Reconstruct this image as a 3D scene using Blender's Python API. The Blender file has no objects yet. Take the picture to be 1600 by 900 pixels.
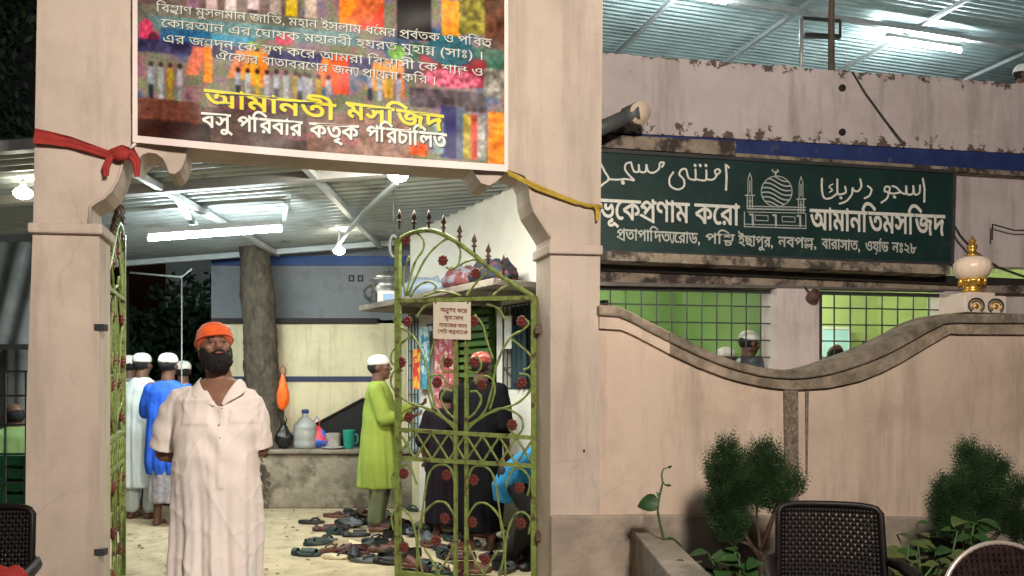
import bpy, bmesh, math, random
import numpy as np
from mathutils import Vector, Matrix, noise
random.seed(7); rng=np.random.RandomState(3)
R=math.radians
SC=bpy.context.scene; COL=SC.collection

# ------------------------------------------------ camera
F=1250.0; CX=800.0; HY=605.0; H=1.37
cd=bpy.data.cameras.new('camera'); cam=bpy.data.objects.new('camera',cd); COL.objects.link(cam); SC.camera=cam
cam.location=(0,0,H); cam.rotation_euler=(R(90),0,0)
cd.sensor_width=36; cd.lens=F/1600*36; cd.shift_y=(HY-450)/1600; cd.clip_end=300; cd.clip_start=.05
# ------------------------------------------------ night sky
w=bpy.data.worlds.new("World"); SC.world=w; w.use_nodes=True
nt=w.node_tree; sky=nt.nodes.new('ShaderNodeTexSky'); sky.sky_type='NISHITA'; sky.sun_disc=False
sky.sun_elevation=R(-3); sky.sun_rotation=R(200)
nt.links.new(sky.outputs[0],nt.nodes['Background'].inputs[0]); nt.nodes['Background'].inputs[1].default_value=.10
# ------------------------------------------------ street lamps (outside the frame, on the road side)
def point(name,loc,e,col,r=.12):
    l=bpy.data.lights.new(name,'POINT'); l.energy=e; l.color=col; l.shadow_soft_size=r
    o=bpy.data.objects.new(name,l); o.location=loc; COL.objects.link(o); return o
point('street_lamp_light',(1.05,-.1,3.8),1380,(1,.88,.765),.3)
point('street_lamp_light',(-2.4,-5.5,5.4),300,(1,.89,.80),.4)
SC.view_settings.view_transform='Standard'; SC.view_settings.look='None'
SC.view_settings.exposure=-.08; SC.view_settings.gamma=1; SC.view_settings.use_curve_mapping=False
SC.cycles.use_denoising=True
SC.cycles.max_bounces=6; SC.cycles.sample_clamp_indirect=6

# ------------------------------------------------ helpers
def P(px,py,D): return Vector(((px-CX)/F*D, D, H-(py-HY)/F*D))
class Pl:                       # vertical plane y = a + b x
    def __init__(s,a,b):
        s.a=a; s.b=b; n=math.hypot(1,b); s.n=n; s.t=Vector((1/n,b/n,0)); s.nr=Vector((b/n,-1/n,0)); s.o=Vector((0,a,0))
    def pt(s,px,py,off=0):
        u=(px-CX)/F; D=(s.a-off*s.n)/(1-s.b*u); return P(px,py,D)
    def s(s,px,off=0):
        return (s.pt(px,0,off)-s.o).dot(s.t)
    def loc(s,ss,d,z): return s.o+s.t*ss-s.nr*d+Vector((0,0,z))
    def z(s,px,py,off=0): return s.pt(px,py,off).z
class MB:
    def __init__(s): s.v=[]; s.f=[]; s.sm=[]
    def add(s,vs,fs,smooth=False):
        n=len(s.v); s.v+= [tuple(v) for v in vs]; s.f+=[tuple(i+n for i in f) for f in fs]; s.sm+=[smooth]*len(fs); return s
    def quad(s,a,b,c,d): return s.add([a,b,c,d],[(0,1,2,3)])
    def box(s,x0,x1,y0,y1,z0,z1,fn=None):
        c=[(x,y,z) for z in (z0,z1) for x,y in ((x0,y0),(x1,y0),(x1,y1),(x0,y1))]
        if fn: c=[fn(*p) for p in c]
        return s.add(c,[(0,3,2,1),(4,5,6,7),(0,1,5,4),(1,2,6,5),(2,3,7,6),(3,0,4,7)])
    def prism(s,pts,off):       # pts polygon, extruded by vector off
        n=len(pts); pts=[Vector(p) for p in pts]; b=[p+off for p in pts]
        return s.add(pts+b,[tuple(range(n)),tuple(range(2*n-1,n-1,-1))]+[(i,i+n,(i+1)%n+n,(i+1)%n) for i in range(n)])
    def tube(s,path,r,n=8,cap=True):
        path=[Vector(p) for p in path]; N=len(path)
        rs=r if hasattr(r,'__len__') else [r]*N
        vs=[];up=None
        for i,p in enumerate(path):
            d=(path[min(i+1,N-1)]-path[max(i-1,0)])
            if d.length<1e-9: d=Vector((0,0,1))
            d.normalize()
            if up is None:
                up=Vector((0,0,1)) if abs(d.z)<.9 else Vector((1,0,0))
            a=d.cross(up)
            if a.length<1e-4: a=d.orthogonal()
            a.normalize(); up=a.cross(d).normalized()
            for k in range(n):
                t=2*math.pi*k/n; vs.append(p+(a*math.cos(t)+up*math.sin(t))*rs[i])
        fs=[(i*n+k,i*n+(k+1)%n,(i+1)*n+(k+1)%n,(i+1)*n+k) for i in range(N-1) for k in range(n)]
        if cap: fs+=[tuple(range(n-1,-1,-1)),tuple(range((N-1)*n,N*n))]
        return s.add(vs,fs,True)
    def bar(s,a,b,w,h=None,up=Vector((0,0,1))):
        a=Vector(a);b=Vector(b);h=h or w; d=(b-a).normalized()
        if abs(d.dot(up))>.95: up=Vector((0,1,0))
        x=d.cross(up).normalized()*w/2; y=x.cross(d).normalized()*h/2
        c=[a-x-y,a+x-y,a+x+y,a-x+y,b-x-y,b+x-y,b+x+y,b-x+y]
        return s.add(c,[(0,1,2,3),(7,6,5,4),(0,4,5,1),(1,5,6,2),(2,6,7,3),(3,7,4,0)])
    def ell(s,c,r,n=12,m=8,M=None):
        c=Vector(c); vs=[Vector((0,0,1))]
        for i in range(1,m):
            ph=math.pi*i/m
            for k in range(n):
                t=2*math.pi*k/n; vs.append(Vector((math.sin(ph)*math.cos(t),math.sin(ph)*math.sin(t),math.cos(ph))))
        vs.append(Vector((0,0,-1)))
        vs=[Vector((v.x*r[0],v.y*r[1],v.z*r[2])) for v in vs]
        if M: vs=[M@v for v in vs]
        vs=[v+c for v in vs]
        fs=[(0,1+k,1+(k+1)%n) for k in range(n)]
        for i in range(m-2):
            fs+=[(1+i*n+k,1+(i+1)*n+k,1+(i+1)*n+(k+1)%n,1+i*n+(k+1)%n) for k in range(n)]
        L=len(vs)-1; fs+=[(L,1+(m-2)*n+(k+1)%n,1+(m-2)*n+k) for k in range(n)]
        return s.add(vs,fs,True)
    def loft(s,rings):          # rings: list of lists of points, same length
        n=len(rings[0]); vs=[p for r in rings for p in r]; N=len(rings)
        fs=[(i*n+k,i*n+(k+1)%n,(i+1)*n+(k+1)%n,(i+1)*n+k) for i in range(N-1) for k in range(n)]
        fs+=[tuple(range(n-1,-1,-1)),tuple(range((N-1)*n,N*n))]
        return s.add(vs,fs,True)
    def lathe(s,c,prof,n=20,fn=None):   # prof [(r,z)]
        c=Vector(c); rings=[]
        for r,z in prof:
            rings.append([c+Vector(((r*(fn(2*math.pi*k/n,z) if fn else 1))*math.cos(2*math.pi*k/n),(r*(fn(2*math.pi*k/n,z) if fn else 1))*math.sin(2*math.pi*k/n),z)) for k in range(n)])
        return s.loft(rings)
    def obj(s,name,m,parent=None,wloc=None,origin=None):
        me=bpy.data.meshes.new(name)
        if parent is not None: o0=worldloc(parent)
        else:
            a=np.array(s.v); o0=Vector(origin) if origin is not None else Vector(((a[:,0].min()+a[:,0].max())/2,(a[:,1].min()+a[:,1].max())/2,a[:,2].min()))
        me.from_pydata([(v[0]-o0.x,v[1]-o0.y,v[2]-o0.z) for v in s.v],[],s.f)
        me.polygons.foreach_set('use_smooth',s.sm)
        me.validate(); me.update()
        bm=bmesh.new(); bm.from_mesh(me); bmesh.ops.recalc_face_normals(bm,faces=bm.faces); bm.to_mesh(me); bm.free()
        if m: me.materials.append(m)
        o=bpy.data.objects.new(name,me); COL.objects.link(o)
        if parent is not None: o.parent=parent
        else: o.location=o0
        return o
def worldloc(o):
    v=Vector(o.location)
    while o.parent: o=o.parent; v=v+Vector(o.location)
    return v
def tag(o,label=None,cat=None,group=None,kind=None):
    if label: o['label']=label
    if cat: o['category']=cat
    if group: o['group']=group
    if kind: o['kind']=kind
    return o
def thing(name,label,cat,loc,group=None):
    o=bpy.data.objects.new(name,None); o.empty_display_size=.1; o.location=loc; COL.objects.link(o); return tag(o,label,cat,group)
def copy_tree(o,parent=None):
    c=o.copy(); COL.objects.link(c); c.parent=parent
    for ch in [x for x in o.children]: copy_tree(ch,c)
    return c

# ------------------------------------------------ materials
MATS={}
def mat(name,col=(.5,.5,.5),rough=.7,var=.12,scale=6,bump=.1,bscale=40,metal=0,col2=None,thr=(.5,.6),s2=3,spec=.4,detail=6,stretch=None,emit=None,estr=0,trans=0,alpha=1,sheen=0):
    if name in MATS: return MATS[name]
    m=bpy.data.materials.new(name); m.use_nodes=True; t=m.node_tree; N=t.nodes; L=t.links
    b=N['Principled BSDF']; b.inputs['Roughness'].default_value=rough; b.inputs['Metallic'].default_value=metal
    b.inputs['Specular IOR Level'].default_value=spec; b.inputs['Transmission Weight'].default_value=trans; b.inputs['Alpha'].default_value=alpha
    if sheen: b.inputs['Sheen Weight'].default_value=sheen
    tc=N.new('ShaderNodeTexCoord'); mp=N.new('ShaderNodeMapping'); L.new(tc.outputs['Object'],mp.inputs[0])
    if stretch: mp.inputs['Scale'].default_value=stretch
    n1=N.new('ShaderNodeTexNoise'); n1.inputs['Scale'].default_value=scale; n1.inputs['Detail'].default_value=detail; n1.inputs['Roughness'].default_value=.6
    L.new(mp.outputs[0],n1.inputs[0])
    cr=N.new('ShaderNodeValToRGB'); e=cr.color_ramp.elements
    e[0].position=.3; e[1].position=.7
    e[0].color=(*[max(0,c*(1-var)) for c in col],1); e[1].color=(*[min(1,c*(1+var)) for c in col],1)
    L.new(n1.outputs[0],cr.inputs[0]); out=cr.outputs[0]
    if col2:
        n2=N.new('ShaderNodeTexNoise'); n2.inputs['Scale'].default_value=s2; n2.inputs['Detail'].default_value=8; n2.inputs['Roughness'].default_value=.65
        L.new(mp.outputs[0],n2.inputs[0])
        r2=N.new('ShaderNodeValToRGB'); r2.color_ramp.elements[0].position=thr[0]; r2.color_ramp.elements[1].position=thr[1]
        L.new(n2.outputs[0],r2.inputs[0]); mx=N.new('ShaderNodeMix'); mx.data_type='RGBA'
        L.new(r2.outputs[0],mx.inputs[0]); L.new(out,mx.inputs[6]); mx.inputs[7].default_value=(*col2,1); out=mx.outputs[2]
    L.new(out,b.inputs['Base Color'])
    if emit: b.inputs['Emission Color'].default_value=(*emit,1); b.inputs['Emission Strength'].default_value=estr
    if bump:
        nb=N.new('ShaderNodeTexNoise'); nb.inputs['Scale'].default_value=bscale; nb.inputs['Detail'].default_value=5
        L.new(mp.outputs[0],nb.inputs[0]); bp=N.new('ShaderNodeBump'); bp.inputs['Strength'].default_value=bump; bp.inputs['Distance'].default_value=.02
        L.new(nb.outputs[0],bp.inputs['Height']); L.new(bp.outputs[0],b.inputs['Normal'])
    MATS[name]=m; return m
def lamp(name,col,s):
    m=bpy.data.materials.new(name); m.use_nodes=True; t=m.node_tree; t.nodes.remove(t.nodes['Principled BSDF'])
    e=t.nodes.new('ShaderNodeEmission'); e.inputs[0].default_value=(*col,1); e.inputs[1].default_value=s
    t.links.new(e.outputs[0],t.nodes['Material Output'].inputs[0]); return m
def wallmat(name,base,dark,grime,streaks=True,zlow=None):
    """plaster with blotches, fine cracks and vertical water streaks"""
    m=mat(name,base,.85,.12,1.3,.16,14,0,dark,(.50,.74),2.2)
    t=m.node_tree; N=t.nodes; L=t.links; b=N['Principled BSDF']
    prev=b.inputs['Base Color'].links[0].from_socket
    tc=[n for n in N if n.type=='TEX_COORD'][0]
    def layer(prev,scale,stretch,p0,p1,col,amt,vor=False):
        mp=N.new('ShaderNodeMapping'); mp.inputs['Scale'].default_value=stretch; L.new(tc.outputs['Object'],mp.inputs[0])
        n=N.new('ShaderNodeTexNoise'); n.inputs['Scale'].default_value=scale; n.inputs['Detail'].default_value=7; n.inputs['Roughness'].default_value=.7
        L.new(mp.outputs[0],n.inputs[0]); r=N.new('ShaderNodeMapRange'); r.inputs[1].default_value=p0; r.inputs[2].default_value=p1; r.inputs[4].default_value=amt
        L.new(n.outputs[0],r.inputs[0]); mx=N.new('ShaderNodeMix'); mx.data_type='RGBA'; L.new(r.outputs[0],mx.inputs[0]); L.new(prev,mx.inputs[6]); mx.inputs[7].default_value=(*col,1)
        return mx.outputs[2]
    if streaks: prev=layer(prev,5,(1,1,.12),.50,.74,grime,.62); prev=layer(prev,3.2,(1,1,.8),.56,.72,dark,.6)
    prev=layer(prev,28,(1,1,1),.66,.72,grime,.5)
    wn=N.new('ShaderNodeTexNoise'); wn.inputs['Scale'].default_value=3; wn.inputs['Detail'].default_value=6; L.new(tc.outputs['Object'],wn.inputs[0])
    wx=N.new('ShaderNodeMix'); wx.data_type='RGBA'; wx.inputs[0].default_value=.22; L.new(tc.outputs['Object'],wx.inputs[6]); L.new(wn.outputs['Color'],wx.inputs[7])
    vo=N.new('ShaderNodeTexVoronoi'); vo.feature='DISTANCE_TO_EDGE'; vo.inputs['Scale'].default_value=1.1; L.new(wx.outputs[2],vo.inputs['Vector'])
    vr=N.new('ShaderNodeMapRange'); vr.inputs[1].default_value=.0015; vr.inputs[2].default_value=.006; vr.inputs[3].default_value=1; vr.inputs[4].default_value=0; L.new(vo.outputs['Distance'],vr.inputs[0])
    mk_=N.new('ShaderNodeMapRange'); mk_.inputs[1].default_value=.52; mk_.inputs[2].default_value=.58; mk_.inputs[4].default_value=.18; L.new(n2_.outputs[0] if 0 else wn.outputs[0],mk_.inputs[0])
    ml=N.new('ShaderNodeMath'); ml.operation='MULTIPLY'; L.new(vr.outputs[0],ml.inputs[0]); L.new(mk_.outputs[0],ml.inputs[1])
    mx=N.new('ShaderNodeMix'); mx.data_type='RGBA'; L.new(ml.outputs[0],mx.inputs[0]); L.new(prev,mx.inputs[6]); mx.inputs[7].default_value=(*grime,1); prev=mx.outputs[2]
    L.new(prev,b.inputs['Base Color']); return m

M_wall=wallmat('beige_plaster',(.60,.48,.385),(.47,.365,.285),(.27,.21,.155))
M_pillar=wallmat('pillar_plaster',(.53,.445,.375),(.43,.355,.295),(.26,.215,.165))
M_pink=wallmat('pink_plaster',(.64,.565,.56),(.52,.45,.44),(.20,.165,.145))
def edge_peel(name,z0,z1,wd,src,col):
    m=src.copy(); m.name=name; t=m.node_tree; N=t.nodes; L=t.links; b=N['Principled BSDF']; prev=b.inputs['Base Color'].links[0].from_socket
    tc=[n for n in N if n.type=='TEX_COORD'][0]; sx=N.new('ShaderNodeSeparateXYZ'); L.new(tc.outputs['Object'],sx.inputs[0])
    n=N.new('ShaderNodeTexNoise'); n.inputs['Scale'].default_value=9; n.inputs['Detail'].default_value=8; n.inputs['Roughness'].default_value=.7; L.new(tc.outputs['Object'],n.inputs[0])
    acc=None
    for z in (z0,z1):
        d=N.new('ShaderNodeMath'); d.operation='SUBTRACT'; L.new(sx.outputs[2],d.inputs[0]); d.inputs[1].default_value=z
        a=N.new('ShaderNodeMath'); a.operation='ABSOLUTE'; L.new(d.outputs[0],a.inputs[0])
        r=N.new('ShaderNodeMapRange'); L.new(a.outputs[0],r.inputs[0]); r.inputs[1].default_value=0; r.inputs[2].default_value=wd*(1.5 if z==z0 else 1); r.inputs[3].default_value=.165; r.inputs[4].default_value=-.05
        if acc is None: acc=r
        else: mx=N.new('ShaderNodeMath'); mx.operation='MAXIMUM'; L.new(acc.outputs[0],mx.inputs[0]); L.new(r.outputs[0],mx.inputs[1]); acc=mx
    s=N.new('ShaderNodeMath'); s.operation='ADD'; L.new(n.outputs[0],s.inputs[0]); L.new(acc.outputs[0],s.inputs[1])
    th=N.new('ShaderNodeMapRange'); th.inputs[1].default_value=.64; th.inputs[2].default_value=.67; L.new(s.outputs[0],th.inputs[0])
    mm=N.new('ShaderNodeMix'); mm.data_type='RGBA'; L.new(th.outputs[0],mm.inputs[0]); L.new(prev,mm.inputs[6]); mm.inputs[7].default_value=(*col,1); L.new(mm.outputs[2],b.inputs['Base Color']); return m
M_coping=mat('mossy_coping',(.27,.225,.175),.9,.3,9,.6,35,0,(.10,.088,.065),(.42,.66),6)
M_copl=mat('weathered_coping',(.36,.29,.22),.9,.25,7,.5,35,0,(.17,.14,.10),(.42,.62),4)
M_plinth=mat('grey_cement',(.31,.26,.21),.9,.2,5,.4,25,0,(.42,.35,.28),(.45,.66),3)
M_conc=mat('raw_concrete',(.25,.22,.18),.9,.22,8,.5,40,0,(.10,.09,.075),(.5,.7),3)
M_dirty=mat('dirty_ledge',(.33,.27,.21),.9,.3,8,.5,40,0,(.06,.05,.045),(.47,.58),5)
M_blue=mat('navy_paint',(.025,.045,.17),.6,.25,6,.1,40,0,(.10,.10,.13),(.60,.72),8)
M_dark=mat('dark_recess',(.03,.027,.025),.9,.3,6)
M_signgreen=mat('dark_green_board',(.010,.034,.032),.5,.25,4,.05,60,0,(.030,.055,.045),(.55,.8),7)
M_white=mat('white_paint',(.78,.76,.70),.6,.08,20,.05)
M_signwhite=mat('sign_white_paint',(.72,.72,.66),.6,.12,30,0)
M_tin=mat('corrugated_tin',(.36,.40,.40),.36,.2,2,.05,20,.5,(.18,.17,.14),(.55,.72),2.5)
M_tin2=mat('dull_tin',(.40,.50,.50),.42,.2,3,.05,20,.35)
M_steel=mat('painted_steel',(.45,.47,.47),.45,.15,10,.05,60,.3)
M_dsteel=mat('dark_steel',(.05,.055,.055),.5,.25,12,.05,60,.2)
M_gate=mat('lime_green_gate_paint',(.20,.265,.07),.5,.3,25,.12,120,0,(.09,.055,.03),(.54,.64),16)
M_rose=mat('red_rosette_paint',(.13,.022,.018),.5,.25,30,.2,120)
M_iron=mat('rusty_iron',(.10,.055,.04),.6,.3,25,.2,80)
M_floor=mat('pale_sandy_ground',(.46,.39,.255),.9,.2,5,.6,18,0,(.27,.22,.145),(.52,.72),3.5)
M_ywall=wallmat('cream_plaster',(.66,.60,.40),(.48,.42,.26),(.20,.17,.11))
M_gwall=mat('grey_painted_wall',(.22,.24,.26),.8,.15,3,.2,30,0,(.14,.15,.16),(.5,.7),3)
M_swall=mat('whitewashed_wall',(.74,.73,.66),.8,.08,3,.2,30)
M_green=mat('green_room_wall',(.27,.42,.14),.7,.10,2,.1,30)
M_lime=mat('lime_room_wall',(.50,.60,.25),.7,.10,2,.1,30)
M_dgreen=mat('dark_green_door',(.02,.08,.03),.5,.2,6)
M_cyan=mat('pale_cyan_panel',(.45,.75,.80),.6,.08,5)
M_skin=mat('brown_skin',(.23,.115,.075),.5,.15,18,.1,150)
M_skin2=mat('dark_brown_skin',(.13,.065,.045),.5,.15,18,.1,150)
M_kurta=mat('off_white_cotton',(.82,.74,.69),.85,.04,6,.12,260,sheen=.2)
M_hair=mat('black_hair',(.010,.009,.010),.7,.4,60,.6,180)
M_orange=mat('orange_cloth',(.80,.115,.015),.75,.15,20,.25,120,sheen=.3)
M_cap=mat('white_cap_cloth',(.78,.78,.74),.85,.06,20,.3,200)
M_bark=mat('mottled_bark',(.068,.056,.041),.9,.4,14,1,30,0,(.125,.105,.07),(.50,.72),16,stretch=(1,1,.45))
M_leafd=mat('dark_leaf',(.018,.05,.022),.6,.5,4,0)
M_thuja=mat('thuja_green',(.022,.055,.018),.6,.5,9,0)
M_leaf=mat('glossy_leaf',(.025,.065,.018),.35,.4,12,.1)
M_leaf2=mat('pale_leaf',(.07,.10,.03),.45,.35,12,.1)
M_stem=mat('brown_stem',(.07,.045,.03),.8,.3,20)
M_chair=mat('dark_brown_plastic',(.007,.005,.005),.5,.3,8,.02,40,spec=.2)
M_ban=mat('banner_white_vinyl',(.80,.70,.66),.5,.05,8,0)
M_red=mat('red_cloth',(.33,.03,.025),.8,.2,25,.3,90)
M_yel=mat('yellow_cord',(.42,.30,.04),.8,.2,25,.2,90)
M_brass=mat('brass_paint',(.65,.36,.07),.3,.2,20,.05,40,.7)
M_globe=mat('cream_porcelain',(.82,.66,.52),.3,.05,10,.02)
M_soil=mat('dark_soil',(.035,.027,.02),.95,.4,20,.8,40)
print('p1 ok')
# ------------------------------------------------ ground and planes
G=Pl(4.766,.29)       # gateway and boundary wall
B=Pl(6.86,.18)        # mosque front
S=Pl(7.306,-1.4706)   # mosque side wall in the courtyard
LF=Pl(5.16,-.487)     # right gate leaf
W=Pl(9.4,0)           # courtyard back wall
mb=MB(); mb.quad((-60,-20,0),(60,-20,0),(60,80,0),(-60,80,0)); g=mb.obj('ground',mat('dusty_street',(.12,.10,.085),.95,.2,2,.4,20)); tag(g,kind='structure')
mb=MB(); mb.box(-7,1.2,4.55,9.2,-.01,.012); g=mb.obj('courtyard_floor',M_floor); tag(g,kind='structure')

def bev(o,w=.008,seg=2):
    m=o.modifiers.new('bevel','BEVEL'); m.width=w; m.segments=seg; m.limit_method='ANGLE'; m.angle_limit=R(40); return o
def panel(name,pl,pts,off,th,m,parent):
    mb=MB(); mb.prism([pl.pt(x,y,off) for x,y in pts],-pl.nr*th); return mb.obj(name,m,parent)
def hband(name,pl,x0,y0a,y0b,x1,y1a,y1b,off,th,m,parent,n=1):
    return panel(name,pl,[(x0,y0a),(x1,y1a),(x1,y1b),(x0,y0b)],off,th,m,parent)

# ------------------------------------------------ gateway
gate=thing('gateway','beige plastered gateway with two square pillars and scalloped arch under the banner','gateway',G.loc(-.9,.14,0))
out=[(38,1040),(41,640),(52,340),(58,0),(60,-220),(948,-170),(942,0),(937,480),(937,960)]
opening=[(860,960),(860,372),(852,358),(843,344),(834,330),(829,312),(827,289),(820,275),(792,264),(786,274),(775,284),(764,290),(752,286),(744,276),(738,262),
 (292,231),(290,246),(286,258),(280,267),(272,272),(264,270),(260,258),(254,247),(244,240),(232,238),(222,242),(216,250),(210,262),(203,240),(205,216),(192,240),(190,260),(183,282),(174,298),(163,309),(150,316),(141,323),(139,349),(155,352),(155,1030)]
opening=opening[:-12]+[(204,238),(192,250),(189,265),(183,282),(174,298),(163,309),(150,316),(141,323),(139,349),(155,352),(155,1030)]
# concave polygon, triangulated
def polyprism(pl,pts,off,th):
    from mathutils.geometry import tessellate_polygon
    n=len(pts); v=[pl.pt(x,y,off) for x,y in pts]; fs=[tuple(f) for f in tessellate_polygon([[Vector((x,-y,0)) for x,y in pts]])]
    mb=MB()
    off3=-pl.nr*th
    mb.add(v,fs); mb.add([x+off3 for x in v],[f[::-1] for f in fs])
    mb.add(v+[x+off3 for x in v],[(i,i+n,(i+1)%n+n,(i+1)%n) for i in range(n)])
    return mb
mb=polyprism(G,out+opening,0,.28); o=mb.obj('portal',M_pillar,gate)
for (x0,ya,yb,x1,yc,yd) in ((42,347,363,160,349,366),(858,379,396,943,383,398)):
    mb=MB(); a=G.pt(x0,ya,.03);b=G.pt(x1,yc,.03);c=G.pt(x1,yd,.03);d=G.pt(x0,yb,.03)
    mb.prism([a,b,c,d],-G.nr*.34); bev(mb.obj('pillar_band',M_pillar,gate),.01)
# thin incised edge roll following the left bracket
for pts in ([(192,250),(189,265),(183,282),(174,298),(163,309),(150,316),(141,323),(139,349)],[(860,372),(852,358),(843,344),(834,330),(829,312),(827,289)]):
    mb=MB(); mb.tube([G.pt(x,y,.004) for x,y in pts],.007,6); mb.obj('bracket_moulding',M_pillar,gate)
# hinge lugs
for px,py in ((852,515),(853,838)):
    mb=MB(); mb.box(0,.09,-.02,.02,-.025,.025,lambda x,y,z,p=G.pt(px-8,py,-.2):p+Vector((x-.03,y,z))); mb.tube([G.pt(px-10,py-9,-.22),G.pt(px-10,py+9,-.22)],.018,8); mb.obj('hinge',M_iron,gate)
for py in (512,862):
    mb=MB(); mb.box(0,.07,-.02,.02,-.025,.025,lambda x,y,z,p=G.pt(149,py,-.02):p+Vector((x*.8,y,z*.7))); mb.obj('hinge',M_dsteel,gate)

# ------------------------------------------------ boundary wall
bw=thing('boundary_wall','beige plastered boundary wall with a swooping stained coping','wall',G.loc(2.2,.1,0))
up=[(937,476),(965,479),(985,487),(1005,498),(1047,519),(1090,540),(1122,555),(1154,566),(1185,574),(1217,578),(1245,579),(1273,576),(1300,569),(1328,559),(1358,548),(1387,536),(1420,519),(1451,502),(1468,495),(1485,491),(1950,491)]
lo=[(937,513),(971,515),(990,523),(1007,532),(1047,553),(1090,573),(1132,589),(1160,597),(1192,604),(1215,607),(1239,609),(1265,608),(1294,606),(1320,601),(1345,595),(1378,582),(1409,566),(1447,543),(1485,521),(1500,522),(1950,524)]
mb=polyprism(G,up+[(1950,1010),(937,1010)],-.003,.16); mb.obj('wall_face',M_wall,bw)
mid=[((a[0]+b[0])/2,(a[1]*.55+b[1]*.45)) for a,b in zip(up,lo)]
def strip(pl,A,Bl,off,th):
    mb=MB(); n=len(A)
    a=[pl.pt(*p,off) for p in A]; b=[pl.pt(*p,off) for p in Bl]; d=-pl.nr*th; v=a+b+[p+d for p in a]+[p+d for p in b]; f=[]
    for i in range(n-1):
        f+=[(i,i+1,n+i+1,n+i),(2*n+i,3*n+i,3*n+i+1,2*n+i+1),(i,2*n+i,2*n+i+1,i+1),(n+i,n+i+1,3*n+i+1,3*n+i)]
    f+=[(0,n,3*n,2*n),(n-1,3*n-1,4*n-1,2*n-1)]
    return mb.add(v,f)
def shift(L,dy): return [(x,y+dy) for x,y in L]
k=4
bev(strip(G,up[:k+1],mid[:k+1],.05,.26).obj('coping',M_copl,bw),.012)
bev(strip(G,shift(up[k:],-1),mid[k:],.055,.27).obj('coping',M_coping,bw),.012)
strip(G,mid[:k+1],lo[:k+1],.025,.22).obj('coping_lower_moulding',M_wall,bw)
strip(G,mid[k:],lo[k:],.028,.22).obj('coping_lower_moulding',M_coping if 0 else M_copl,bw)
# stained joint running down the wall
mb=MB(); mb.prism([G.pt(1226,607,.018),G.pt(1247,607,.018),G.pt(1249,790,.018),G.pt(1229,790,.018)],-G.nr*.02)
mb.obj('stained_joint_strip',mat('brown_water_stain',(.17,.13,.10),.9,.4,30,.4,60,0,(.30,.24,.19),(.5,.6),45),bw)
mb=MB(); mb.prism([G.pt(1259,607,.008),G.pt(1264,607,.008),G.pt(1262,740,.008),G.pt(1260,740,.008)],-G.nr*.01)
mb.obj('stained_joint_strip',mat('brown_water_stain',(.14,.1,.1)),bw)
mb=strip(G,[(862,806),(940,806),(1000,805),(1200,806),(1400,808),(1950,812)],[(862,1015),(940,1015),(1000,1015),(1200,1015),(1400,1015),(1950,1015)],.035,.05); bev(mb.obj('cement_plinth',M_plinth,bw),.01)
mb=MB(); q=G.pt(912,704,0); mb.tube([q,q+G.nr*.012],.007,8); mb.obj('nail',M_iron,bw)

# wall-top ornament
f0=G.pt(1519,491,-.08); wo=thing('wall_finial','small ribbed cream globe with brass neck and spike on horseshoe patterned pedestal','ornament',f0)
def fl(x,y,z): return f0+G.t*x-G.nr*y+Vector((0,0,z))
mb=MB(); mb.box(-.185,.185,-.12,.12,0,.125,fl); bev(mb.obj('pedestal',mat('cream_stone',(.66,.58,.50),.7,.1,10,.1,60),wo),.006)
mb=MB(); mb.box(-.115,.115,-.09,.09,.125,.15,fl); bev(mb.obj('pedestal_cap',MATS['cream_stone'],wo),.006)
for cx in (-.09,.085):
    for r,mm in ((.068,M_dsteel),(.045,M_brass)):
        mb=MB(); mb.tube([fl(cx+r*math.cos(t),-.123,.048+r*.75*math.sin(t)) for t in np.linspace(R(-50),R(230),18)],.007,6); mb.obj('horseshoe_moulding',mm,wo)
    mb=MB(); mb.ell(fl(cx,-.121,.045),(.02,.01,.02)); mb.obj('horseshoe_boss',M_brass,wo)
c=fl(0,0,.15)
mb=MB(); mb.lathe(c,[(.05,0),(.075,.005),(.062,.03),(.06,.05),(.085,.085),(.088,.10),(.04,.10)],24); mb.obj('brass_neck',M_brass,wo)
mb=MB()
for kk in range(8):
    t=2*math.pi*kk/8; mb.ell(c+Vector((.082*math.cos(t),.082*math.sin(t),.085)),(.016,.016,.032),8,6)
mb.obj('brass_petals',M_brass,wo)
mb=MB(); mb.lathe(c,[(.03,.09),(.07,.10),(.105,.13),(.124,.175),(.122,.215),(.10,.25),(.06,.268),(.02,.272)],48,lambda t,z:1+.035*abs(math.sin(t*8))); mb.obj('globe',M_globe,wo)
mb=MB(); mb.lathe(c,[(.04,.268),(.045,.285),(.02,.295),(.034,.33),(.036,.35),(.018,.362),(.026,.385),(.012,.40),(.004,.42)],20); mb.obj('finial',M_brass,wo)

# ------------------------------------------------ mosque building (front)
mq=thing('mosque_building','two storey pink plastered mosque with barred green-lit windows and terrace parapet','building',B.loc(2.2,1,0))
XL,XR=880,1950
def lin(x,x0,y0,x1,y1): return y0+(y1-y0)*(x-x0)/(x1-x0)
par=lambda x:lin(x,945,82,1600,130)
pb=lambda x:lin(x,945,206,1600,240)
bb=lambda x:lin(x,945,226,1600,268)
def bx(x0,x1,ya,yb,off,th,name,m,parent=mq):
    return panel(name,B,[(x0,ya(x0)),(x1,ya(x1)),(x1,yb(x1)),(x0,yb(x0))],off,th,m,parent)
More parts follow.
